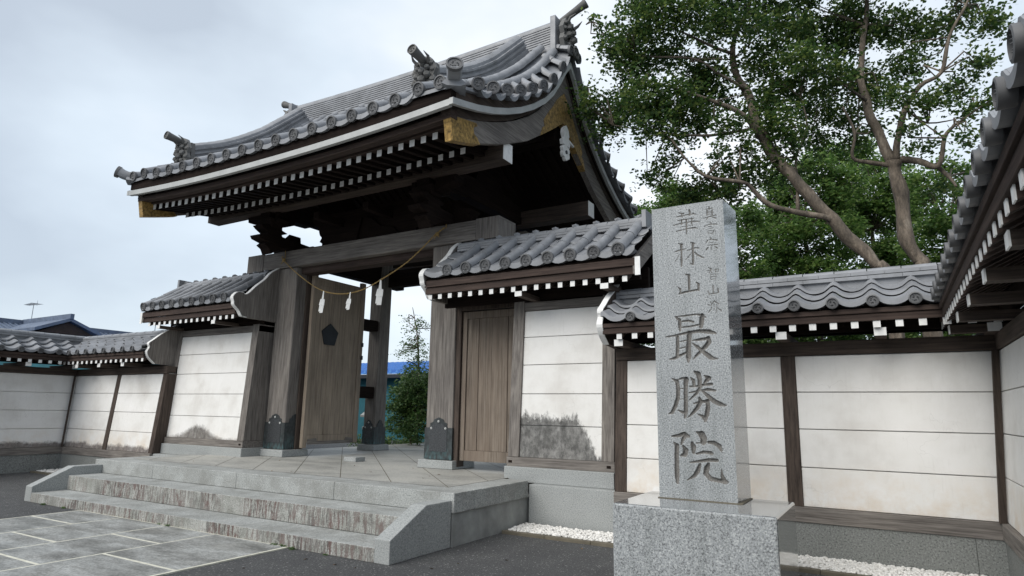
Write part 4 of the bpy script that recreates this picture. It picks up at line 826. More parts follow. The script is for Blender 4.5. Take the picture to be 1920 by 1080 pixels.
# lintel
mb = MB(); mb.box(-11.02, -5.70, 8.405, 8.93, 4.285, 4.63); li = mb.build('lintel', WG['x'], gate, bevel=0.015)
for a, b in ((-11.51, -11.025), (-5.695, -5.255)):
    mb = MB(); mb.box(a, b, 8.40, 8.94, 4.275, 4.64); mb.mi = 1
    x = a if a < -8 else b; q = -.006 if a < -8 else .006
    for (y0, y1, z0, z1) in ((8.40, 8.94, 4.605, 4.64), (8.40, 8.425, 4.275, 4.605), (8.915, 8.94, 4.275, 4.605)): mb.box(*sorted((x, x + q)), y0, y1, z0, z1)
    mb.build('end_cap', [WG['z'], WG['y']], li, bevel=0.004)
mb = MB(); mb.box(-10.0, -6.64, 8.55, 8.80, 4.15, 4.283); mb.build('door_head', WB['x'], gate, bevel=.005)
mb = MB(); mb.box(-10.0, -6.64, 11.12, 11.33, 4.33, 4.72); mb.build('rear_tie_beam', WE['x'], gate, bevel=.01)
# side beams front to back, over each pillar row
for xc in (-10.29, -6.37):
    bl = [(.12, 8.93, 11.9, 4.40, 4.84), (.12, 7.72, 11.9, 5.29, 5.45)] + ([(.13, 8.935, 11.04, 3.28, 3.52), (.11, 10.28, 11.04, 1.74, 2.0)] if xc < -8 else [])
    for w_, ya_, yb_, za_, zb_ in bl:
        mb = MB(); mb.box(xc - w_, xc + w_, ya_, yb_, za_, zb_); mb.build('tie_beam', WE['y'], gate, bevel=.01)
    # bracket stack with toothed cloud carving
    prof = [(8.9, 4.635), (8.25, 4.635), (8.02, 4.52), (7.90, 4.44), (7.84, 4.55), (7.74, 4.60), (7.80, 4.66), (7.62, 4.70), (7.58, 4.76), (7.76, 4.80), (7.80, 4.86), (7.68, 4.92), (7.62, 4.97), (7.80, 5.02), (7.78, 5.28), (8.9, 5.28), (8.9, 5.24), (8.42, 5.22), (8.40, 5.14), (8.12, 5.04), (8.12, 4.97), (8.26, 4.93), (8.12, 4.88), (8.14, 4.84), (8.9, 4.80)]
    mb = MB(); mb.prism(prof, xc - .13, xc + .13, lambda a, b, t: (t, a, b))
    mb.hexa([(xc - .16, 7.82, 4.98), (xc + .16, 7.82, 4.98), (xc + .16, 8.08, 4.98), (xc - .16, 8.08, 4.98), (xc - .22, 7.76, 5.14), (xc + .22, 7.76, 5.14), (xc + .22, 8.14, 5.14), (xc - .22, 8.14, 5.14)])
    inn = 1 if xc < -8 else -1
    for q in (-1, 1):   # cross arm with small blocks
        e_ = .30 if q == inn else .62
        mb.prism([(xc + q * .2, 5.28), (xc + q * e_, 5.28), (xc + q * (e_ - .02), 5.16), (xc + q * .38, 5.10), (xc + q * .2, 5.04)], 7.86, 8.10, lambda a, b, t: (a, t, b))
        if q != inn: mb.prism([(xc + q * .05, 4.62), (xc + q * .52, 4.62), (xc + q * .60, 4.72), (xc + q * .42, 4.80), (xc + q * .50, 4.88), (xc + q * .30, 4.92), (xc + q * .12, 5.02)], 8.5, 8.8, lambda a, b, t: (a, t, b))
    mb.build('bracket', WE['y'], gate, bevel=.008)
# centre strut (carved frog-leg) and carved boards on the lintel
kp = [(-1.12, 4.635), (-1.13, 4.72), (-1.20, 4.76), (-1.15, 4.84), (-1.21, 4.90), (-1.24, 4.98), (-1.24, 5.04), (-1.36, 5.12), (-1.5, 5.30), (1.55, 5.30), (1.44, 5.12), (1.34, 5.04), (1.42, 4.98), (1.38, 4.90), (1.30, 4.84), (1.36, 4.76), (1.28, 4.72), (1.24, 4.635)]
mb = MB(); mb.prism([(GX + a, b) for a, b in kp], 8.55, 8.80, lambda a, b, t: (a, t, b))
for q in (-1, 1):
    mb.prism([(GX + q * .15, 4.66), (GX + q * .9, 4.66), (GX + q * .75, 4.80), (GX + q * .45, 4.86), (GX + q * .2, 5.05), (GX + q * .05, 5.1)], 8.50, 8.56, lambda a, b, t: (a, t, b))
mb.build('carved_strut', WE['x'], gate, bevel=.006)
mb = MB()
for q in (-.62, .62):
    mb = MB()
    mb.box(GX + q - .07, GX + q + .07, 7.9, 8.56, 4.98, 5.12)
    mb.build('bracket_nose', WE['y'], gate, bevel=.006)
# purlins
def soz(x): return .12 * (min(1.05, abs(x - GX) / HW) ** 2.2) - .12
for y0, y1 in ((7.69, 7.95), (10.88, 11.14)):
    mb = MB(); mb.box(-11.97, -4.755, y0, y1, 5.265, 5.56); mb.mi = 1
    mb.box(-4.755, -4.745, y0, y1, 5.264, 5.561); mb.box(-11.98, -11.97, y0, y1, 5.264, 5.561)
    mb.build('purlin', [WD['x'], WHITE], gate)
mb = MB(); mb.box(-11.9, -4.84, 9.58, 9.82, 6.34, 6.60); mb.build('ridge_purlin', WE['x'], gate)
for xc in (-10.29, -6.37):
    mb = MB(); mb.prism([(7.7, 5.45), (11.2, 5.45), (11.0, 5.62), (10.2, 5.72), (9.95, 6.34), (9.45, 6.34), (9.2, 5.72), (8.2, 5.66)], xc - .1, xc + .1, lambda a, b, t: (t, a, b)); mb.build('gable_truss', WE['y'], gate)
# roof profile (d from ridge, z of cover-tile axis)
PROF = [(0.08, 8.10), (.25, 7.80), (.5, 7.46), (.8, 7.10), (1.2, 6.77), (1.6, 6.52), (1.95, 6.32), (2.35, 6.14), (2.7, 6.00), (3.1, 5.87), (3.6, 5.745)]
zp = lambda d: lerp(d, PROF)
PIN = [(0.08, 8.30), (.25, 8.14), (.6, 7.80), (1.0, 7.42), (1.2, 7.23), (1.47, 7.01), (1.8, 6.76), (2.12, 6.55), (2.4, 6.39), (2.7, 6.245), (3.0, 6.095), (3.3, 5.925), (3.6, 5.745)]
zi = lambda d: lerp(d, PIN)
def zm(dx, d):        # the roof skin turns down towards the verge
    t = max(0.0, min(1.0, (abs(dx) - 3.12) / .73)); w = t * t * (3 - 2 * t) * .5 + t * t * .5
    return zi(d) + (zp(d) - zi(d)) * w
mb = MB()
def loft(mb, xs, poly):
    mb.rings([[(x, y, z) for y, z in poly(x)] for x in xs])
XS = [GX - HW + 2 * HW * i / 18 for i in range(19)]
inner = [GX + (x - GX) * 0.985 for x in XS]
def deck(x):
    so_ = soz(x)
    ds = [3.56, 3.1, 2.7, 2.3, 1.9, 1.5, 1.1, .7, .35, .1]
    up = [(GY - d, zp(d) - .07 + so_) for d in ds] + [(GY + d, zp(d) - .07 + so_) for d in ds[::-1]]
    dn = [(GY + d, zp(d) - .24 + so_) for d in ds] + [(GY - d, zp(d) - .24 + so_) for d in ds[::-1]]
    return up + dn
loft(mb, inner, deck)
# boards under the eaves
EB = []
for sg in (-1, 1):
    mb2 = MB(); EB.append(mb2)
    loft(mb2, [GX + (x - GX) * .965 for x in XS], lambda x: [(GY + sg * 3.44, 5.40 + soz(x)), (GY + sg * 3.44, 5.30 + soz(x) + .02), (GY + sg * 3.30, 5.33 + soz(x)), (GY + sg * 3.30, 5.52 + soz(x))])
    mb2 = MB(); EB.append(mb2)
    loft(mb2, [GX + (x - GX) * .93 for x in XS], lambda x: [(GY + sg * 3.26, 5.50 + soz(x)), (GY + sg * 3.26, 5.315 + soz(x)), (GY + sg * 3.12, 5.33 + soz(x)), (GY + sg * 3.12, 5.50 + soz(x))])
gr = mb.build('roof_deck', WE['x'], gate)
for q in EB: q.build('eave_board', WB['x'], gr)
mb = MB()   # ceiling boards and rear rafters
for sg in (-1, 1):
    loft(mb, [GX + (x - GX) * .93 for x in XS], lambda x: [(GY + sg * 3.2, 5.33 + soz(x)), (GY + sg * 3.2, 5.37 + soz(x)), (GY + sg * 2.0, 5.60 + soz(x) * .5), (GY, 6.72), (GY, 6.68), (GY + sg * 2.0, 5.54 + soz(x) * .5)])
k = 0
x = -11.62
while x < -5.0:
    mb.hexa([(x - .045, 12.28, 5.23), (x + .045, 12.28, 5.23), (x + .045, GY, 6.58), (x - .045, GY, 6.58), (x - .045, 12.28, 5.32), (x + .045, 12.28, 5.32), (x + .045, GY, 6.68), (x - .045, GY, 6.68)])
    x += .2
mb.build('ceiling_boards', WE['y'], gate)
# rafters: base row and flying row, every one its own part
def gate_rafters(x0, x1, n, ya, za, yb, zb, w, h, name):
    first = None
    for i in range(n):
        x = x0 + (x1 - x0) * i / (n - 1)
        if first is None:
            mb = MB(); 
            mb.hexa([(GX - w, ya, za - h), (GX + w, ya, za - h), (GX + w, yb, zb - h), (GX - w, yb, zb - h), (GX - w, ya, za + h), (GX + w, ya, za + h), (GX + w, yb, zb + h), (GX - w, yb, zb + h)])
            mb.mi = 1; mb.box(GX - w - .001, GX + w + .001, ya - .008, ya, za - h - .001, za + h + .001)
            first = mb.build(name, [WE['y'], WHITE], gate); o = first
        else: o = cp(first, gate, (0, 0, 0))
        o.location = (x - GX, 0, soz(x))
gate_rafters(-11.86, -5.13, 34, 6.50, 5.268, 7.75, 5.46, .042, .048, 'flying_rafter')
gate_rafters(-11.76, -5.08, 34, 7.10, 5.262, GY, 6.50, .040, .045, 'base_rafter')
# pale edge strip all round, under the tiles
mb = MB()
for sg in (-1, 1):
    loft(mb, [GX + (x - GX) * (HW - .062) / HW for x in XS], lambda x: [(GY + sg * 3.585, 5.495 + soz(x)), (GY + sg * 3.585, 5.405 + soz(x)), (GY + sg * 3.52, 5.405 + soz(x)), (GY + sg * 3.52, 5.495 + soz(x))])
for sx in (-1, 1):
    xa = GX + sx * HW; xb = GX + sx * (HW - .06)
    for sg in (-1, 1):
        ds = [3.588, 3.3, 3.0, 2.6, 2.2, 1.8, 1.4, 1.0, .7, .4, .2, 0.0]
        up = lambda d: zp(max(d, .02)) - .25; 
        rr = [[(xa, GY + sg * d, up(d)), (xa, GY + sg * d, up(d) - .09 - .03 * (1 - d / 3.6)), (xb, GY + sg * d, up(d) - .09 - .03 * (1 - d / 3.6)), (xb, GY + sg * d, up(d))] for d in ds]
        mb.rings(rr)
mb.build('edge_strip', STRIP, gr)
# dark board between strip and tiles on the gable sides, and inner gable boards
for sx in (-1, 1):
    for sg in (-1, 1):
        for (o1, o2, ta, tb) in ((.05, .13, .07, .26), (.14, .30, .30, .43)):
            mb = MB()
            xa = GX + sx * (HW - o1); xb = GX + sx * (HW - o2)
            ds = [3.45, 3.1, 2.7, 2.3, 1.9, 1.5, 1.1, .7, .35, .0]
            mb.rings([[(xa, GY + sg * d, zp(max(d, .05)) - ta), (xa, GY + sg * d, zp(max(d, .05)) - tb), (xb, GY + sg * d, zp(max(d, .05)) - tb), (xb, GY + sg * d, zp(max(d, .05)) - ta)] for d in ds])
            mb.build('verge_board', WD['y'], gr)
# barge boards with gilt fittings
LOW = [(0, 6.66), (.1, 6.63), (.6, 6.27), (1.34, 5.80), (2.07, 5.46), (2.77, 5.20), (3.36, 5.02)]
TOPB = lambda d: zp(max(d, .05)) - .425 - .05 * (1 - min(1, d / 3.5))
for sx in (-1, 1):
    xc = GX + sx * (HW - .20); ds = [0, .1, .3, .6, 1.0, 1.34, 1.7, 2.07, 2.4, 2.77, 3.1, 3.36]
    for sg in (-1, 1):
        mb = MB(); fn = lambda a, b, t: (t, GY + sg * a, b)
        poly = [(d, lerp(d, LOW)) for d in ds] + [(3.42, 5.33)] + [(d, TOPB(d)) for d in ds[::-1]]
        mb.prism(poly, xc - .055, xc + .055, fn)
        br = mb.build('barge_board', WG['y'], gate, bevel=.006)
        ft = [(3.375, 5.01), (3.10, 5.085), (2.86, 5.155), (2.72, 5.20), (2.80, 5.27), (2.88, 5.30), (2.90, 5.38), (2.80, 5.45), (2.83, 5.48), (3.1, 5.42), (3.44, 5.345)]
        mb = MB(); mb.prism(ft, xc - .062, xc + .062, fn); mb.build('gilt_fitting', GOLD, br)
        mb = MB(); ap = [(0, 6.655), (.1, 6.62), (.45, 6.37), (.92, 6.065), (.84, 6.25), (.76, 6.30), (.80, 6.40), (.70, 6.52), (.62, 6.62), (.45, 6.80), (.3, 7.0), (0, 7.26)]
        mb.prism(ap, xc - .062, xc + .062, fn)
        mb.build('gilt_fitting', GOLD, br)
    # gable pendant: trefoil and six-petalled rosette
    mb = MB(); xp = xc + sx * .075
    fn = lambda a, b, t: (t, GY + a, b)
    mb.prism([(0, 6.62), (.10, 6.54), (.13, 6.44), (.08, 6.36), (.16, 6.30), (.14, 6.22), (.05, 6.24), (-.05, 6.24), (-.14, 6.22), (-.16, 6.30), (-.08, 6.36), (-.13, 6.44), (-.10, 6.54)], xp - .03, xp + .03, fn)
    for k in range(6):
        th = math.pi / 3 * k; cy, cz = .095 * math.sin(th), 6.10 + .095 * math.cos(th)
        mb.prism([(cy + .062 * math.cos(a), cz + .062 * math.sin(a)) for a in [math.pi / 5 * i for i in range(10)]], xp - .028 - .002 * (k % 2), xp + .028 + .002 * (k % 2), fn)
    mb.mi = 1; mb.prism([(.035 * math.cos(a), 6.10 + .035 * math.sin(a)) for a in [math.pi / 4 * i for i in range(8)]], xp - .04, xp + .04, fn)
    mb.mi = 0; mb.prism([(.02, 6.36), (.12, 6.40), (.34, 6.36), (.36, 6.33), (.12, 6.34)], xp - .02, xp + .02, fn)
    mb.build('gable_pendant', [WHITE, BLACKM], gate)
# tiles
def tilt(sx):
    pass
mb = MB()
for sg in (1, -1):
    Tt = (lambda sg: (lambda s, d, z: (s, GY - sg * d, z)))(sg)
    hongawara(mb, Tt, GX - 3.14, GX + 3.14, PIN, 0.405, 0.085, 0.098, 0.30, first=GX - 0.405 * 7, sori=soz)
    for sx in (-1, 1):
        for dx in (3.24, 3.60):
            end, t = tile_rowpath(mb, [(GX + sx * dx, GY - sg * d, zm(dx, d) + .01) for d in (2.85, 3.1, 3.35, 3.6)], (1, 0, 0), .085, .26)
            nr = Vector((t.x, t.y, t.z * .35)).normalized(); mb.mi = 1; mb.disc(end + nr * .035 - Vector((0, 0, .01)), nr, .098); mb.mi = 0
# verge: the skin turns down, fanned cover tiles end in discs along the edge
for sx in (-1, 1):
    for sg in (1, -1):
        dd = [.06 + 3.54 * i / 26 for i in range(27)]; xx = [3.10, 3.22, 3.35, 3.48, 3.6, 3.72, 3.82]
        mb.rings([[(GX + sx * x, GY - sg * d, zm(x, d) - .055) for x in xx] for d in dd], cap=False, closed=False)
        mb.rings([[(GX + sx * 3.82, GY - sg * d, zm(3.82, d) - .055), (GX + sx * 3.82, GY - sg * d, zm(3.82, d) - .10), (GX + sx * 3.6, GY - sg * d, zm(3.82, d) - .10)] for d in dd], cap=False, closed=False)
        mb.rings([[(GX + sx * x, GY - sg * 3.6, zm(x, 3.6) - q) for x in xx] for q in (.055, .11)], cap=False, closed=False)
        ds = [3.12, 2.74, 2.36, 1.97, 1.6, 1.23, .86, .50, .16]
        for k, d in enumerate(ds):
            ph = R_(62) * (d / 3.4) ** 1.3; L = .27 + .12 * (k > 6)
            def PT(x, d_, up=.03): return Vector((GX + sx * x, GY - sg * d_, zm(x, d_) + up))
            e = (3.87, d)
            if k == 0: pts = [PT(3.30, .25), PT(3.30, .7), PT(3.30, 1.1), PT(3.31, 1.6), PT(3.33, 2.05), PT(3.40, 2.5), PT(3.56, 2.85), PT(*e, up=.035)]
            elif k == 1: pts = [PT(3.56, .25), PT(3.56, .6), PT(3.56, .95), PT(3.56, 1.3), PT(3.57, 1.7), PT(3.61, 2.1), PT(3.70, 2.45), PT(*e, up=.035)]
            else: pts = [PT(e[0] - L * math.cos(ph), d - L * math.sin(ph)), PT(e[0] - .5 * L * math.cos(ph), d - .5 * L * math.sin(ph)), PT(*e, up=.035)]
            sd_ = Vector((math.sin(ph) * sx, sg * math.cos(ph), 0)).normalized()
            if k < 2: # side vector follows the bend; use the average across direction
                n_ = len(pts); rr = []
                for i in range(n_ - 1):
                    for q, rad in ((0.0, .083), (.47, .089), (.5, .083), (.96, .092)):
                        p = pts[i].lerp(pts[i + 1], q); t = (pts[min(i + 2, n_ - 1)] - pts[max(i - 1, 0)] if 0 < q else pts[min(i + 1, n_ - 1)] - pts[max(i - 1, 0)]).normalized()
                        a_ = t.cross(Vector((0, 0, 1))).normalized(); u_ = a_.cross(t).normalized()
                        rr.append([tuple(p + a_ * math.cos(g_) * rad + u_ * math.sin(g_) * rad) for g_ in [R_(-15 + 210 * j / 8) for j in range(9)]])
                mb.rings(rr)
                t = (pts[-1] - pts[-2]).normalized(); end = pts[-1]
            else:
                end, t = tile_rowpath(mb, pts, sd_, 0.084, 0.26)
            nr = Vector((t.x, t.y, t.z * .3)).normalized()
            mb.mi = 1; mb.disc(end + nr * .03 - Vector((0, 0, .012)), nr, .098, t=.05); mb.mi = 0
            # pan lip between this disc and the next
            if k < len(ds) - 1:
                d2 = ds[k + 1]; ring = []
                for r_, (oa, ob) in enumerate(((-.05, -.035), (-.115, -.075))):
                    pass
                rr = []
                for x in (3.66, 3.885):
                    top = []; bot = []
                    for i in range(6):
                        t_ = i / 5; q_ = d - .05 + (d2 - d + .10) * t_; c_ = 1 - (2 * t_ - 1) ** 2
                        z_ = zm(3.84, q_)
                        top.append((GX + sx * x, GY - sg * q_, z_ - .045 - .055 * c_ + (3.885 - x) * .35)); bot.append((GX + sx * x, GY - sg * q_, z_ - .085 - .085 * c_ + (3.885 - x) * .35))
                    rr.append(top + bot[::-1])
                mb.rings(rr)
        # corner tile: a cover reaching out over the corner, its tip curling up
        z = PROF[-1][1]; o = Vector((GX + sx * 3.62, GY - sg * 3.34, z + .03)); dg = Vector((sx * .60, -sg * .80, 0)).normalized(); up = Vector((0, 0, 1))
        cpts = [o, o + dg * .18 + up * .0, o + dg * .34 + up * .01, o + dg * .42 + up * .035, o + dg * .50 + up * .075]
        rr = []
        for i, p in enumerate(cpts):
            t = (cpts[min(i + 1, 4)] - cpts[max(i - 1, 0)]).normalized(); a_ = t.cross(up).normalized(); u_ = a_.cross(t).normalized(); rad = (.09, .095, .10, .103, .108)[i]
            rr.append([tuple(p + a_ * math.cos(g_) * rad + u_ * math.sin(g_) * rad) for g_ in [R_(-40 + 260 * j / 10) for j in range(11)]])
        mb.rings(rr)
        t = Vector((dg.x, dg.y, .35)).normalized()
        mb.mi = 1; mb.disc(cpts[-1] + t * .02, t, .115, t=.05, n=18); mb.mi = 0
        # flared skirt under it
        mb.rings([[tuple(o + dg * l + dg.cross(up) * w_ - up * h_) for w_, h_ in ((-.16, .10), (-.09, .02), (.09, .02), (.16, .10), (.09, .13), (-.09, .13))] for l in (-.05, .2, .33)])
roof = mb.build('roof', [TILE, TILED], gate, smooth=True, sm_angle=35)
def demon(mb, c, out, r):
    """ridge-end demon tile: backing plate with brow, cheeks, horns and curls. out = facing"""
    c = Vector(c); o = Vector(out).normalized(); a = o.cross(Vector((0, 0, 1))).normalized(); u = Vector((0, 0, 1))
    def P(x, z, y=0): return tuple(c + a * x * r + u * z * r + o * y * r)
    out_ = [(-.62, -.95), (.62, -.95), (.80, -.55), (.66, -.2), (.82, .15), (.62, .55), (.40, .85), (0, 1.0), (-.40, .85), (-.62, .55), (-.82, .15), (-.66, -.2), (-.80, -.55)]
    n = len(out_); mb.add([P(x, z, -.14) for x, z in out_] + [P(x, z, .12) for x, z in out_], [list(range(n))[::-1], list(range(n, 2 * n))] + [(i, (i + 1) % n, n + (i + 1) % n, n + i) for i in range(n)])
    for x, z, y, s in ((0, .0, .32, .20), (-.3, .22, .26, .17), (.3, .22, .26, .17), (-.34, -.22, .26, .22), (.34, -.22, .26, .22), (0, -.45, .28, .26), (0, .5, .2, .2), (-.5, .5, .12, .18), (.5, .5, .12, .18), (-.62, -.5, .12, .2), (.62, -.5, .12, .2), (-.6, .1, .12, .16), (.6, .1, .12, .16), (-.25, -.75, .2, .16), (.25, -.75, .2, .16)):
        p = P(x, z, y); mb.blob(p, s * r)
    for q in (-1, 1):
        mb.tube([P(q * .35, .5, .2), P(q * .5, .72, .42), P(q * .42, .9, .72)], [.11 * r, .08 * r, .015 * r], 6)
# descending ridges
for sx in (-1, 1):
    for sg in (1, -1):
        xk = GX + sx * 2.93
        path = []
        for i in range(16):
            d = .30 + (3.02 - .30) * i / 15; path.append(Vector((xk, GY - sg * d, zi(d) + soz(xk) + .06)))
        mb = MB()
        sec = [(-.15, -.08), (-.15, .08), (-.118, .085), (-.118, .125), (-.15, .13), (-.15, .165), (-.115, .17), (-.115, .205), (-.145, .21), (-.145, .245), (-.10, .25), (-.095, .30), (-.05, .345), (0, .36), (.05, .345), (.095, .30), (.10, .25), (.145, .245), (.145, .21), (.115, .205), (.115, .17), (.15, .165), (.15, .13), (.118, .125), (.118, .085), (.15, .08), (.15, -.08)]
        rr = []
        for i, p in enumerate(path):
            t = (path[min(i + 1, 15)] - path[max(i - 1, 0)]).normalized(); u = Vector((1, 0, 0)).cross(t); u = u if u.z > 0 else -u
            for k in (0, 1):
                if i == 15 and k: continue
                q = 1.0 if k == 0 else .985
                pp = p if k == 0 else p + t * .015
                rr.append([tuple(pp + Vector((1, 0, 0)) * a * q + u * b * q) for a, b in sec])
        mb.rings(rr)
        end = path[-1]; o = Vector((0, -sg, 0))
        mb.build('descending_ridge', [TILE], roof, smooth=True, sm_angle=30)
        mb = MB(); demon(mb, end + o * .10 + Vector((0, 0, .20)), o, .27)
        f = end + Vector((0, 0, .36)); dirv = Vector((sx * .05, -sg, .12)).normalized()
        mb.tube([f - dirv * .25, f + dirv * .2, f + dirv * .43], [.055, .062, .076], 12); mb.disc(f + dirv * .45, dirv, .08, n=12)
        mb.hexa([(xk - .20, (end + o * .0).y - .04, end.z - .1), (xk + .20, end.y - .04, end.z - .1), (xk + .20, end.y + .04, end.z - .1), (xk - .20, end.y + .04, end.z - .1), (xk - .15, end.y - .04, end.z + .38), (xk + .15, end.y - .04, end.z + .38), (xk + .15, end.y + .04, end.z + .38), (xk - .15, end.y + .04, end.z + .38)])
        mb.build('demon_tile', [DEMON], roof, smooth=True, sm_angle=40)
# main ridge
mb = MB()
def RZ(x): return .07 * (abs(x - GX) / 3.6) ** 2
n = 20; xs_ = [GX - 3.5 + 7.0 * i / n for i in range(n + 1)]
sec = [(-.21, 7.9), (-.21, 8.10)]
z = 8.10
for j in range(9):
    w = .20 - .006 * j
    sec += [(-(w + .012), z + .004), (-(w + .012), z + .034), (-(w - .012), z + .038), (-(w - .012), z + .052)]; z += .054
sec += [(-.125, z), (-.12, z + .05), (-.08, z + .10), (0, z + .125)]
sec = sec + [(-a, b) for a, b in sec[::-1][1:]]
mb.rings([[(x, GY + a, b + RZ(x)) for a, b in sec] for x in xs_])
mb.build('main_ridge', [TILE], roof)
for sx in (-1, 1):
    x = GX + sx * 3.53; mb = MB()
    mb.box(*sorted((x - sx * .03, x + sx * .08)), GY - .27, GY + .27, 7.98, 8.74)
    mb.build('ridge_end_plate', [TILE], roof, bevel=.01)
    mb = MB()
    demon(mb, (x + sx * .20, GY, 8.42), (sx, 0, 0), .33)
    f = Vector((x + sx * .10, GY, 8.76)); dirv = Vector((sx, 0, .42)).normalized()
    mb.tube([f - dirv * .1, f + dirv * .3, f + dirv * .52], [.06, .07, .085], 12); mb.disc(f + dirv * .53, dirv, .09, n=12)
    tile_rowpath(mb, [(x - sx * .1, GY, 8.02), (GX + sx * (HW + .10), GY, 8.02)], (0, 1, 0), .10, .3); mb.disc((GX + sx * (HW + .12), GY, 8.01), (sx, 0, 0), .12)
    mb.build('demon_tile', [DEMON], roof, smooth=True, sm_angle=40)
# open gate leaf swung inwards, with its iron crest plate
mb = MB(); ya, yb = 8.78, 10.26; xl = -9.90
TL = lambda s, d, z: (xl - d - (s - ya) * 0.0, s, z)
mb = MB(TL)
mb.box(ya, ya + .10, -.03, .05, .74, 4.22); mb.box(yb - .12, yb, -.03, .05, .80, 4.24)
mb.box(ya + .102, yb - .122, -.02, .04, .84, .98); mb.box(ya + .102, yb - .122, -.02, .04, 3.98, 4.14)
n = 3
for i in range(n):
    a = ya + .102 + (yb - ya - .224) * i / n; b = ya + .102 + (yb - ya - .224) * (i + 1) / n
    mb.box(a + .003, b - .003, -.012 - .003 * (i % 2), .03, .982, 3.978)
lf = mb.build('gate_leaf', LEAFW, gate, bevel=.004)
mb = MB(TL); mb.prism([(9.29 + .245 * math.sin(2 * math.pi * k / 5) * .95, 2.98 + .245 * math.cos(2 * math.pi * k / 5)) for k in range(5)], -.045, -.013, lambda a, b, t: (a, t, b))
mb.build('crest_plate', BLACKM, lf, bevel=.004)
mb = MB(TL)
mb.prism([(ya + .12, .80), (yb - .14, .80), (yb - .14, .90), (yb - .34, .92), (yb - .36, .86), (ya + .36, .86), (ya + .34, .92), (ya + .12, .90)], -.035, -.0205, lambda a, b, t: (a, t, b))
mb.build('bottom_batten', WG['y'], lf)
for z0 in (2.55, 2.83):
    mb = MB(TL); mb.box(yb - .05, yb + .012, -.05, .02, z0, z0 + .09); mb.build('iron_ring', BLACKM, lf, bevel=.01)
# rope and paper streamers
def RP(p): return Vector(p)
pts = [(-10.369, 8.36, 4.52), (-10.34, 8.345, 4.44), (-9.83, 8.33, 4.076), (-9.2, 8.33, 3.724), (-8.63, 8.33, 3.594), (-8.10, 8.33, 3.63), (-7.60, 8.33, 3.801), (-7.12, 8.33, 4.015), (-6.78, 8.33, 4.234), (-6.5, 8.335, 4.45), (-6.31, 8.345, 4.56)]
P = [Vector(p) for p in pts]; path = []
for i in range(len(P) - 1):
    p0, p1, p2, p3 = P[max(i - 1, 0)], P[i], P[i + 1], P[min(i + 2, len(P) - 1)]
    for j in range(10):
        t = j / 10; path.append(0.5 * ((2 * p1) + (p2 - p0) * t + (2 * p0 - 5 * p1 + 4 * p2 - p3) * t * t + (3 * p1 - p0 - 3 * p2 + p3) * t ** 3))
path.append(P[-1])
mb = MB()
for ph in (0, math.pi):     # two strands twisted
    q = []
    acc = 0
    for i, p in enumerate(path):
        if i: acc += (path[i] - path[i - 1]).length
        th = acc * 45 + ph; q.append(p + Vector((0, math.cos(th), math.sin(th))) * .0065)
    mb.tube(q, .008, 5)
mb.tube([(-10.34, 8.39, 4.44), (-10.35, 8.385, 4.80)], .008, 5); mb.tube([(-6.31, 8.39, 4.56), (-6.29, 8.385, 4.84)], .008, 5)
for c in ((-10.34, 8.36, 4.44), (-6.47, 8.36, 4.47)):
    mb.blob(c, (.05, .03, .045)); mb.tube([c, (c[0] - .05, 8.34, c[2] - .09)], [.012, .006], 5); mb.tube([c, (c[0] + .06, 8.34, c[2] - .07)], [.012, .006], 5)
tag(mb.build('straw_rope', ROPE), 'thin twisted straw rope sagging under the gate lintel between the two main pillars', 'rope')
def streamer(x, z0, z1, w, label, tw):
    mb = MB()
    def sheet(pts, th=.004):
        for (a, b) in zip(pts, pts[1:]):
            (xa, za, wa, ya), (xb, zb, wb, yb) = a, b
            mb.hexa([(x + xa - wa, 8.32 + ya, za), (x + xa + wa, 8.32 + ya + tw * wa, za), (x + xa + wa, 8.32 + ya + tw * wa + th, za), (x + xa - wa, 8.32 + ya + th, za),
                     (x + xb - wb, 8.32 + yb, zb), (x + xb + wb, 8.32 + yb + tw * wb, zb), (x + xb + wb, 8.32 + yb + tw * wb + th, zb), (x + xb - wb, 8.32 + yb + th, zb)])
    h = z0 - z1; k_ = .66
    sheet_ = sheet; sheet = lambda P_: sheet_([(a * k_, b, c * k_, d) for a, b, c, d in P_])
    sheet([(0, z0 + .02, .015, 0), (-.005, z0 - h * .35, .035, -.01)])
    sheet([(-.03, z0 - h * .33, .05, -.012), (-.045, z0 - h * .62, .06, -.03)])
    sheet([(.03, z0 - h * .36, .055, -.02), (.05, z0 - h * .66, .05, -.035)])
    sheet([(-.02, z0 - h * .55, .06, -.022), (-.03, z1 + .03, .055, -.04)])
    sheet([(.03, z0 - h * .6, .05, -.028), (.02, z1, .055, -.045)])
    tag(mb.build('paper_streamer', PAPER), label, 'paper streamer', 'paper streamers on the rope')
streamer(-9.09, 3.67, 3.26, 1, 'white paper streamer on a long loop, at the left of the rope', .3)
streamer(-8.39, 3.59, 3.27, 1, 'white paper streamer with spread sides hanging lowest, at the middle of the rope', -.2)
streamer(-7.67, 3.76, 3.31, 1, 'narrow twisted white paper streamer against the sky, right end of the rope', 1.2)
# ================================================================ stone pillar with inscription
SY = 5.90; mon = thing('stone_pillar', 'grey granite name pillar on a block, carved with Japanese characters, at the right foreground', 'stone pillar', (-1.5, 6.1, 0))
mb = MB(); mb.box(-2.13, -.81, 5.33, 6.37, -.02, .745)
b = mb.build('pedestal', [GF, GR], mon, bevel=0.018)
for p in b.data.polygons:
    if p.normal.x > .9 or p.normal.z > .9: p.material_index = 1
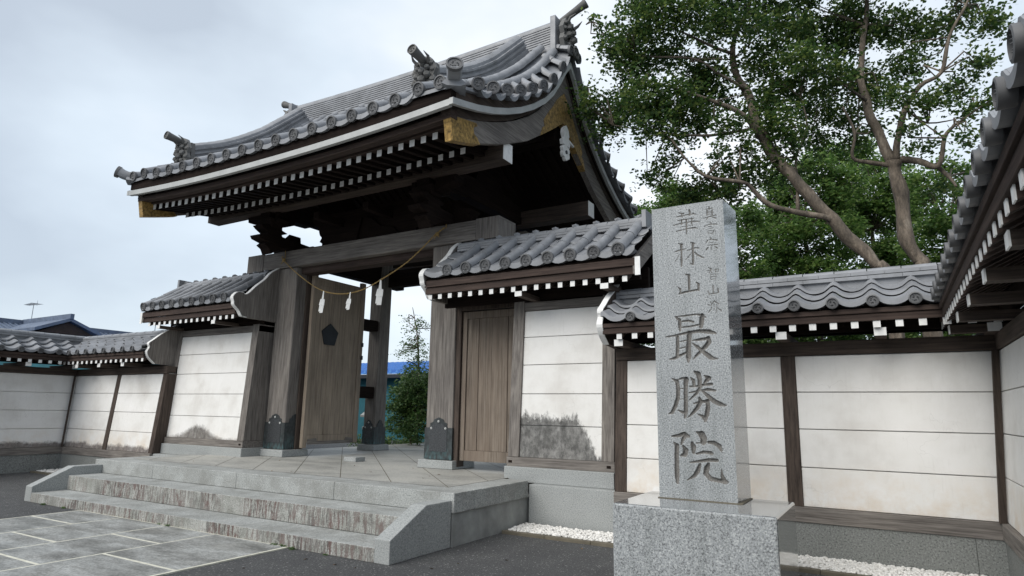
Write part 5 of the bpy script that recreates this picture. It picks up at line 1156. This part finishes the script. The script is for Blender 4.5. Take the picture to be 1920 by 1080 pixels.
# shaft: front face carved as real relief
W0, W1, WT0, WT1 = -1.893, -1.203, -1.899, -1.199; ZB, ZT = .748, 3.495
def build_shaft():
    nx, nz = 200, 760
    xs = np.linspace(W0, W1, nx); zs = np.linspace(ZB, ZT, nz); X, Z = np.meshgrid(xs, zs)
    D = np.zeros_like(X)
    for st in GLYPHS:
        pts = [((a / 1000 - 1.55), b / 1000, max(w, 9) / 1000) for a, b, w in st]
        for (x0, z0, w0), (x1, z1, w1) in zip(pts, pts[1:]):
            m = max(w0, w1); sel = (X > min(x0, x1) - m) & (X < max(x0, x1) + m) & (Z > min(z0, z1) - m) & (Z < max(z0, z1) + m)
            xx, zz = X[sel], Z[sel]; dx, dz = x1 - x0, z1 - z0; L2 = dx * dx + dz * dz + 1e-9
            t = np.clip(((xx - x0) * dx + (zz - z0) * dz) / L2, 0, 1)
            dist = np.hypot(xx - x0 - t * dx, zz - z0 - t * dz); w = (w0 + (w1 - w0) * t) / 2 * 0.92
            dep = np.clip((w - dist) * 2.2, 0, np.minimum(0.026, w * 1.1))
            D[sel] = np.maximum(D[sel], dep)
    Y = SY + D
    co = np.stack([X, Y, Z], -1).reshape(-1, 3)
    idx = np.arange(nx * nz).reshape(nz, nx)
    q = np.stack([idx[:-1, :-1], idx[:-1, 1:], idx[1:, 1:], idx[1:, :-1]], -1).reshape(-1, 4)
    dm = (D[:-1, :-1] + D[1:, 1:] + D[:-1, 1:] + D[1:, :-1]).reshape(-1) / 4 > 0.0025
    me = bpy.data.meshes.new('shaft_front'); off = np.array(wl(mon))
    me.vertices.add(len(co)); me.vertices.foreach_set('co', (co - off).astype(np.float32).ravel())
    me.loops.add(q.size); me.loops.foreach_set('vertex_index', q.ravel().astype(np.int32))
    me.polygons.add(len(q)); me.polygons.foreach_set('loop_start', (np.arange(len(q)) * 4).astype(np.int32))
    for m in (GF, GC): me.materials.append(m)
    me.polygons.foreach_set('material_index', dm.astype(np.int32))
    me.update(calc_edges=True); me.validate()
    # close the shaft: sides, back and low pyramidal top
    bm = bmesh.new(); bm.from_mesh(me)
    bm.verts.ensure_lookup_table()
    F = [bm.verts[i] for i in (0, nx - 1, nx * nz - 1, nx * (nz - 1))]
    oz = off
    yb = 6.33
    mk = lambda x, y, z: bm.verts.new((x - oz[0], y - oz[1], z - oz[2]))
    a0 = mk(W0, yb, ZB); a1 = mk(W1 + .03, yb, ZB); a2 = mk(W1 + .03, yb, ZT); a3 = mk(W0, yb, ZT)
    f0 = mk(W0, SY, ZB); f1 = mk(W1, SY, ZB); f2 = mk(W1, SY, ZT); f3 = mk(W0, SY, ZT)
    c = mk((W0 + W1) / 2 + .02, (SY + yb) / 2, ZT + .075)
    for f, mi in (((f1, a1, a2, f2), 2), ((a0, f0, f3, a3), 2), ((a1, a0, a3, a2), 2), ((f3, f2, c), 0), ((f2, a2, c), 0), ((a2, a3, c), 0), ((a3, f3, c), 0)):
        fc = bm.faces.new(f); fc.material_index = mi
    me.materials.append(GR)
    bm.to_mesh(me); bm.free()
    o = bpy.data.objects.new('shaft', me); COL.objects.link(o); o.parent = mon
build_shaft()
mb = MB(); mb.box(W0 - .012, W1 + .042, SY - .012, 6.345, .745, .752); mb.build('bedding_joint', JOINT, mon)
# ================================================================ gravel, kerbs
def gravel(x0, x1, y0, y1, n, name_lab=None):
    bm = bmesh.new(); bmesh.ops.create_icosphere(bm, subdivisions=1, radius=1.0)
    bv = np.array([v.co[:] for v in bm.verts]); bf = np.array([[v.index for v in f.verts] for f in bm.faces]); bm.free()
    rng = np.random.default_rng(5)
    V = []; Fc = []
    for i in range(n):
        r = rng.uniform(.012, .026); sc = np.array([r * rng.uniform(.8, 1.3), r * rng.uniform(.8, 1.3), r * .75]); a = rng.uniform(0, 6.28)
        p = bv * sc * rng.uniform(.82, 1.15, (len(bv), 1)); ca, sa = math.cos(a), math.sin(a)
        p = np.stack([p[:, 0] * ca - p[:, 1] * sa, p[:, 0] * sa + p[:, 1] * ca, p[:, 2]], 1)
        p += np.array([rng.uniform(x0, x1), rng.uniform(y0, y1), rng.uniform(.01, .045)]); V.append(p); Fc.append(bf + i * len(bv))
    return np.concatenate(V), np.concatenate(Fc)
def npmesh(name, V, F, mats, parent=None, mi=None):
    me = bpy.data.meshes.new(name); k = F.shape[1]
    if parent: V = V - np.array(wl(parent))
    me.vertices.add(len(V)); me.vertices.foreach_set('co', V.astype(np.float32).ravel())
    me.loops.add(F.size); me.loops.foreach_set('vertex_index', F.ravel().astype(np.int32))
    me.polygons.add(len(F)); me.polygons.foreach_set('loop_start', (np.arange(len(F)) * k).astype(np.int32))
    for m in mats: me.materials.append(m)
    me.update(calc_edges=True)
    o = bpy.data.objects.new(name, me); COL.objects.link(o)
    if parent: o.parent = parent
    return o
VA, FA = gravel(-4.30, .80, 7.205, 7.74, 7000); VB, FB = gravel(-16.6, -11.95, 7.205, 7.74, 2600); VC, FC = gravel(.10, .80, 3.0, 7.2, 3500)
V = np.concatenate([VA, VB, VC]); F = np.concatenate([FA, FB + len(VA), FC + len(VA) + len(VB)])
tag(npmesh('white_gravel', V, F, [GRAVEL]), kind='stuff')
bpy.data.objects['white_gravel']['label'] = 'strip of white gravel along the foot of the walls'
for x0, x1, lab in ((-4.32, .05, 'low dark kerb edging the white gravel right of the platform'), (-16.6, -11.95, 'low dark kerb edging the gravel left of the platform')):
    mb = MB(); x = x0
    while x < x1 - .01:
        e = min(x + .6, x1); mb.box(x + .002, e - .002, 7.12, 7.195, -.02, .038 + random.uniform(-.002, .002)); x = e
    tag(mb.build('kerb', GB_D if 'GB_D' in globals() else JOINT, bevel=.004), lab, 'kerb')
# ================================================================ trees
def leaves(blobs, n_per, leaf, rng, twig=0.30, per=12, flat=1.0, yscale=1.0):
    """sprays of leaf-sized quads spread through each crown clump"""
    C = []
    for x, y, z, r in blobs:
        m = max(4, int(n_per * (r ** 2) / 0.25))
        d = rng.normal(size=(m, 3)); d /= np.linalg.norm(d, axis=1)[:, None]
        rad = rng.uniform(0.15, 1.0, m) ** 0.55 * r * rng.uniform(.85, 1.2, m)
        p = np.array([x, y, z]) + d * rad[:, None] * np.array([1, yscale, .85]); C.append(p)
    C = np.concatenate(C); m = len(C)
    th = rng.uniform(0, 6.28, m); el = rng.normal(-.1, .45, m)
    D = np.stack([np.cos(th) * np.cos(el), np.sin(th) * np.cos(el), np.sin(el)], 1)
    t = (np.arange(per) / per)[None, :, None]
    B = C[:, None, :] + D[:, None, :] * t * twig + rng.normal(scale=twig * .10, size=(m, per, 3))
    B = B.reshape(-1, 3); k = len(B)
    a = rng.normal(size=(k, 3)); a[:, 2] *= .5; a /= np.linalg.norm(a, axis=1)[:, None]
    nrm = rng.normal(size=(k, 3)); nrm[:, 2] = np.abs(nrm[:, 2]) + .6
    b = np.cross(nrm, a); b /= np.linalg.norm(b, axis=1)[:, None]
    L = leaf * rng.uniform(.7, 1.3, (k, 1)); w = L * .33
    V = np.stack([B, B + a * L * .5 + b * w, B + a * L, B + a * L * .5 - b * w], 1).reshape(-1, 3)
    F = np.arange(k * 4).reshape(-1, 4)
    return V, F
def limbs(name, L_, parent, mat, n=9):
    mb = MB()
    for l in L_:
        P = [Vector(p[:3]) for p in l]; Rr = [p[3] for p in l]; path = []; rad = []
        for i in range(len(P) - 1):
            p0, p1, p2, p3 = P[max(i - 1, 0)], P[i], P[i + 1], P[min(i + 2, len(P) - 1)]
            for j in range(4):
                t = j / 4; q = 0.5 * ((2 * p1) + (p2 - p0) * t + (2 * p0 - 5 * p1 + 4 * p2 - p3) * t * t + (3 * p1 - p0 - 3 * p2 + p3) * t ** 3)
                rr = Rr[i] + (Rr[i + 1] - Rr[i]) * t
                q = q + noise.noise_vector(q * 2.1) * rr * .55
                path.append(q); rad.append(rr * .76 * (1 + .28 * noise.noise(q * 2.6)))
        path.append(P[-1]); rad.append(Rr[-1])
        mb.tube(path, rad, n)
    return mb.build(name, mat, parent, smooth=True)
def twigs(blobs, rng, origin_pts, n, r0=.012):
    mb = MB(); O = np.array(origin_pts)
    for x, y, z, r in blobs:
        c = np.array([x, y, z]); j = np.argmin(((O - c) ** 2).sum(1)); o = O[j]
        for k in range(n):
            e = c + rng.normal(scale=r * .55, size=3); m = (o + e) / 2 + rng.normal(scale=.12, size=3) + np.array([0, 0, .08])
            mb.tube([tuple(o), tuple(m), tuple(c + (e - c) * .5), tuple(e)], [r0 * 1.3, r0, r0 * .6, r0 * .3], 4)
    return mb
def tree(name, label, limb, crown, loc, seed, n_per, leafmat, leaf=.06, trunk_n=9, down=True, group=None, tw=2, twig=.3, per=12, cat='tree'):
    rng = np.random.default_rng(seed); t = thing(name, label, cat, loc, group)
    l2 = [list(map(list, l)) for l in limb]
    if down:      # carry the trunk down to the ground
        b = l2[0][0]; l2[0] = [[b[0] + .15, b[1], -.05, b[3] * 1.35], [b[0] + .08, b[1], b[2] * .5, b[3] * 1.1]] + l2[0]
    tr = limbs('trunk', l2, t, BARK, trunk_n)
    pts = [p[:3] for l in l2[1:] for p in l[len(l) // 2:]]
    if not pts:
        for p, q in zip(l2[0], l2[0][1:]):
            pts += [[p[j] + (q[j] - p[j]) * i / 6 for j in range(3)] for i in range(6)]
        pts = pts[len(pts) // 3:]
    if tw: twigs(crown, rng, pts, tw).build('twigs', BARK, tr, recalc=False)
    V, F = leaves(crown, n_per, leaf, rng, twig, per)
    npmesh('crown', V, F, [leafmat], t)
    return t
tree('leaning_tree', 'dark-leaved tree whose smooth trunk leans far to the left behind the wall', LIMBS_A, CROWN_A, (LIMBS_A[0][0][0] + .15, 11.0, 0), 11, 165, LEAF1, leaf=.072, twig=.34, per=12)
tree('forked_tree', 'dark-leaved tree with an upright forked trunk, near the right eave', LIMBS_B, CROWN_B, (LIMBS_B[0][0][0] + .15, 12.0, 0), 12, 165, LEAF1, leaf=.072, twig=.34, per=12)
labs = ['pale green tree peeping out between the gate roof and the stone pillar', 'bright green tree directly right of the stone pillar, behind the wall', 'bright green tree filling the gap left of the leaning trunk', 'light green tree between the leaning trunk and the upright trunk', 'green tree right of the upright trunk, half behind the right eave']
for i, c in enumerate(CROWN_BG):
    cx = sum(b[0] for b in c) / len(c); cy = sum(b[1] for b in c) / len(c); cz = sum(b[2] for b in c) / len(c)
    lim = [[[cx, cy, 0, .16], [cx + .1, cy, cz * .6, .13], [cx - .05, cy + .1, cz, .09], [cx, cy, cz + .8, .03]]]
    tree('garden_tree', labs[i], lim, c, (cx, cy, 0), 20 + i, 170, LEAF2, leaf=.10, down=False, group='green trees behind the wall', tw=2, twig=.45, per=10)
    if i == 0: pass
c = CROWN_G; cx = -12.1
tree('young_conifer', 'slender young tree with wispy branches seen through the gateway', [[[cx, 15, 0, .07], [cx + .05, 15, 2.0, .05], [cx - .1, 15, 3.6, .03], [cx - .35, 15, 4.6, .008]]], c, (cx, 15, 0), 31, 90, LEAF3, leaf=.06, down=False, tw=3, twig=.3, per=10)
tree('round_bush', 'bushy green shrub low behind the gateway, beside the right pillar', [[[-11.3, 13.8, 0, .05], [-11.3, 13.8, .8, .04], [-11.3, 13.8, 1.5, .02]]], BUSH, (-11.3, 13.8, 0), 32, 190, LEAF3, leaf=.075, down=False, tw=3, twig=.30, per=12, cat='bush')
# low clipped hedge behind the bush
rng = np.random.default_rng(9)
hb = [(-14.2 + .35 * i, 14.9 + .05 * (i % 3), .45, .34) for i in range(12)]
V, F = leaves([b for b in hb], 150, .06, rng, .2, 10)
h = thing('hedge', 'low dark hedge at the back edge of the paved gateway', 'hedge', (-12.3, 14.9, 0)); npmesh('foliage', V, F, [LEAF1], h)
mb = MB(); mb.box(-14.2, -10.4, 14.8, 15.05, 0, .35); mb.build('stems', BARK, h)
# ================================================================ buildings behind
bd = thing('blue_roofed_building', 'teal building with bright blue ribbed metal roof seen through the gateway', 'building', (-30, 26, 0))
mb = MB(); mb.box(-62, -12.5, 24.6, 31, 0, 3.12); mb.build('wall', TEAL, bd)
mb = MB(); mb.hexa([(-62.5, 24.0, 3.22), (-12, 24.0, 3.22), (-12, 31.4, 4.3), (-62.5, 31.4, 4.3), (-62.5, 24.0, 3.28), (-12, 24.0, 3.28), (-12, 31.4, 4.36), (-62.5, 31.4, 4.36)])
x = -62.3
while x < -12:
    mb.hexa([(x - .09, 23.98, 3.26), (x + .09, 23.98, 3.26), (x + .09, 31.4, 4.35), (x - .09, 31.4, 4.35), (x - .03, 23.98, 3.42), (x + .03, 23.98, 3.42), (x + .03, 31.4, 4.51), (x - .03, 31.4, 4.51)]); x += .42
mb.build('roof', BLUE, bd)
mb = MB(); mb.box(-62.5, -12, 23.9, 24.04, 3.02, 3.2); mb.build('gutter', BLACKM, bd)
HT = mk_tile('far_roof_tile', (0.10, 0.13, 0.19), 0.5)
def house(label, x0, x1, y0, y1, ze, zr, gable=None):
    TH = lambda x, y, z: (-y, x, z)
    h = thing('house', label, 'house', TH((x0 + x1) / 2, (y0 + y1) / 2, 0))
    mb = MB(TH); mb.box(x0 + .5, x1 - .5, y0 + .6, y1 - .6, 0, ze - .1); mb.build('wall', PL, h)
    mb = MB(TH); ym = (y0 + y1) / 2
    mb.hexa([(x0, y0, ze), (x1, y0, ze), (x1, ym, zr), (x0, ym, zr), (x0, y0, ze + .18), (x1, y0, ze + .18), (x1, ym, zr + .2), (x0, ym, zr + .2)])
    mb.hexa([(x0, ym, zr), (x1, ym, zr), (x1, y1, ze), (x0, y1, ze), (x0, ym, zr + .2), (x1, ym, zr + .2), (x1, y1, ze + .18), (x0, y1, ze + .18)])
    x = x0 + .2
    while x < x1:
        mb.hexa([(x - .05, y0 - .02, ze + .17), (x + .05, y0 - .02, ze + .17), (x + .05, ym, zr + .2), (x - .05, ym, zr + .2), (x - .05, y0 - .02, ze + .25), (x + .05, y0 - .02, ze + .25), (x + .05, ym, zr + .28), (x - .05, ym, zr + .28)]); x += .35
    mb.box(x0 - .05, x1 + .05, ym - .15, ym + .15, zr + .15, zr + .5)
    r = mb.build('roof', HT, h)
    if gable:
        gx, gw, gz = gable; mb = MB(TH)
        for q in (-1, 1):
            mb.hexa([(gx, y0 - 1.2, gz), (gx, ym, gz), (gx + q * gw, ym, gz - gw * .42), (gx + q * gw, y0 - 1.2, gz - gw * .42), (gx, y0 - 1.2, gz + .22), (gx, ym, gz + .22), (gx + q * gw, ym, gz - gw * .42 + .22), (gx + q * gw, y0 - 1.2, gz - gw * .42 + .22)])
        mb.box(gx - .12, gx + .12, y0 - 1.3, ym, gz + .15, gz + .5)
        mb.mi = 1; mb.prism([(gx - gw * .85, gz - gw * .42), (gx + gw * .85, gz - gw * .42), (gx, gz - .05)], y0 - .9, y0 - .8, lambda a, b, t: (a, t, b))
        mb.build('gable', [HT, WB['x']], h)
    return h
house('long dark-tiled house roof with a small gable, beyond the far left wall', 8, 38, 49.5, 61, 5.2, 7.1, (21.8, 2.1, 7.15))
def antenna(label, x, y, z0, z1, boom):
    mb = MB(); mb.tube([(x, y, z0), (x, y, z1)], .035, 5); mb.tube([(x - boom, y, z1 - .12), (x + boom * .55, y, z1 - .05)], .025, 5)
    for k in range(9):
        q = x - boom + boom * 1.5 * k / 8; w = .32 + .28 * k / 8
        mb.tube([(q, y - w, z1 - .10), (q, y + w, z1 - .10)], .016, 4)
    mb.tube([(x + boom * .5, y, z1 - .35), (x + boom * .5, y, z1 + .25)], .016, 4)
    tag(mb.build('tv_antenna', plain('antenna_grey', (.25, .27, .3), .5, .5, .1) if 'antenna_grey' not in bpy.data.materials else bpy.data.materials['antenna_grey']), label, 'antenna', 'television antennas')
antenna('thin television antenna against the sky at the far left', -82, 33, 6, 12.6, 1.6)
antenna('faint television antenna beside the left wing roof', -57.6, 33, 6, 11.3, .8)
# stone lantern and post glimpsed past the gate leaf
sh = thing('shed', 'teal-walled shed whose wall shows as a strip under the far left eave', 'shed', (-32, 12, 0))
mb = MB(); mb.box(-48, -19.5, 10.5, 16, 0, 3.3); mb.build('wall', TEAL, sh)
mb = MB(); mb.box(-48.3, -19.2, 10.2, 16.3, 3.3, 3.42); mb.build('roof', HT, sh)
ln = thing('stone_lantern', 'small grey stone lantern glimpsed between the gate leaf and the rear pillar', 'lantern', (-12.6, 13.6, 0))
def oct_(mb, r0, r1, z0, z1, n=6): mb.rings([[(-12.6 + r * math.cos(2 * math.pi * k / n), 13.6 + r * math.sin(2 * math.pi * k / n), z) for k in range(n)] for r, z in ((r0, z0), (r1, z1))])
for nm, sp in (('base', ((.28, .28, 0, .15), (.28, .2, .15, .22))), ('shaft', ((.11, .10, .22, .85),)), ('fire_box', ((.12, .24, .85, .95), (.24, .24, .95, 1.02), (.15, .15, 1.02, 1.28))), ('cap', ((.30, .32, 1.28, 1.33), (.32, .08, 1.33, 1.52), (.06, .09, 1.52, 1.6), (.09, .01, 1.6, 1.72)))):
    mb = MB()
    for q in sp: oct_(mb, *q)
    mb.build(nm, GB, ln)

# moss and small weeds in the joint at the foot of the steps
rng = np.random.default_rng(4)
mbl = [(-8.2, 5.05, .01, .05), (-8.0, 5.05, .01, .06), (-7.4, 5.05, .0, .03), (-6.0, 5.05, .01, .06), (-5.85, 5.05, .01, .07), (-5.7, 5.04, .01, .05), (-10.6, 5.05, .0, .05), (-11.2, 5.05, .0, .06), (-5.2, 5.05, .0, .03)]
V, F = leaves(mbl, 4000, .012, rng, .02, 8, yscale=.35); V[:, 2] *= .5; V[:, 2] = np.abs(V[:, 2])
tag(npmesh('moss_tufts', V, F, [LEAF3]), 'small green weeds and moss in the joint below the lowest step', kind='stuff')
# a few fallen leaves on the ground and platform
V = []; F = []
DRY = plain('dry_leaf', (0.20, 0.12, 0.05), 0.8, var=.5, scale=3)
def flat_leaf(x, y, z):
    a = rng.uniform(0, 6.28); l = rng.uniform(.014, .032); w = l * .4; ca, sa = math.cos(a), math.sin(a)
    return [(x + ca * p - sa * q, y + sa * p + ca * q, z + h) for p, q, h in ((-l, 0, .002), (0, -w, .006), (l, 0, .003), (0, w, .012))]
for i in range(70):
    x = rng.uniform(-5.5, 0.6); y = rng.uniform(3.0, 7.0)
    if -4.4 < x or True:
        if x < -4.3 and y > 5.0: continue
        if -2.2 < x < -.75 and y > 5.2 and y < 6.45: continue
        k = len(V); V += flat_leaf(x, y, .002); F.append([k, k + 1, k + 2, k + 3])
for i in range(12):
    k = len(V); V += flat_leaf(rng.uniform(-11, -5), rng.uniform(6.3, 8.2), .586); F.append([k, k + 1, k + 2, k + 3])
tag(npmesh('fallen_leaves', np.array(V), np.array(F), [DRY]), 'scattered dry leaf scraps on the ground', kind='stuff')
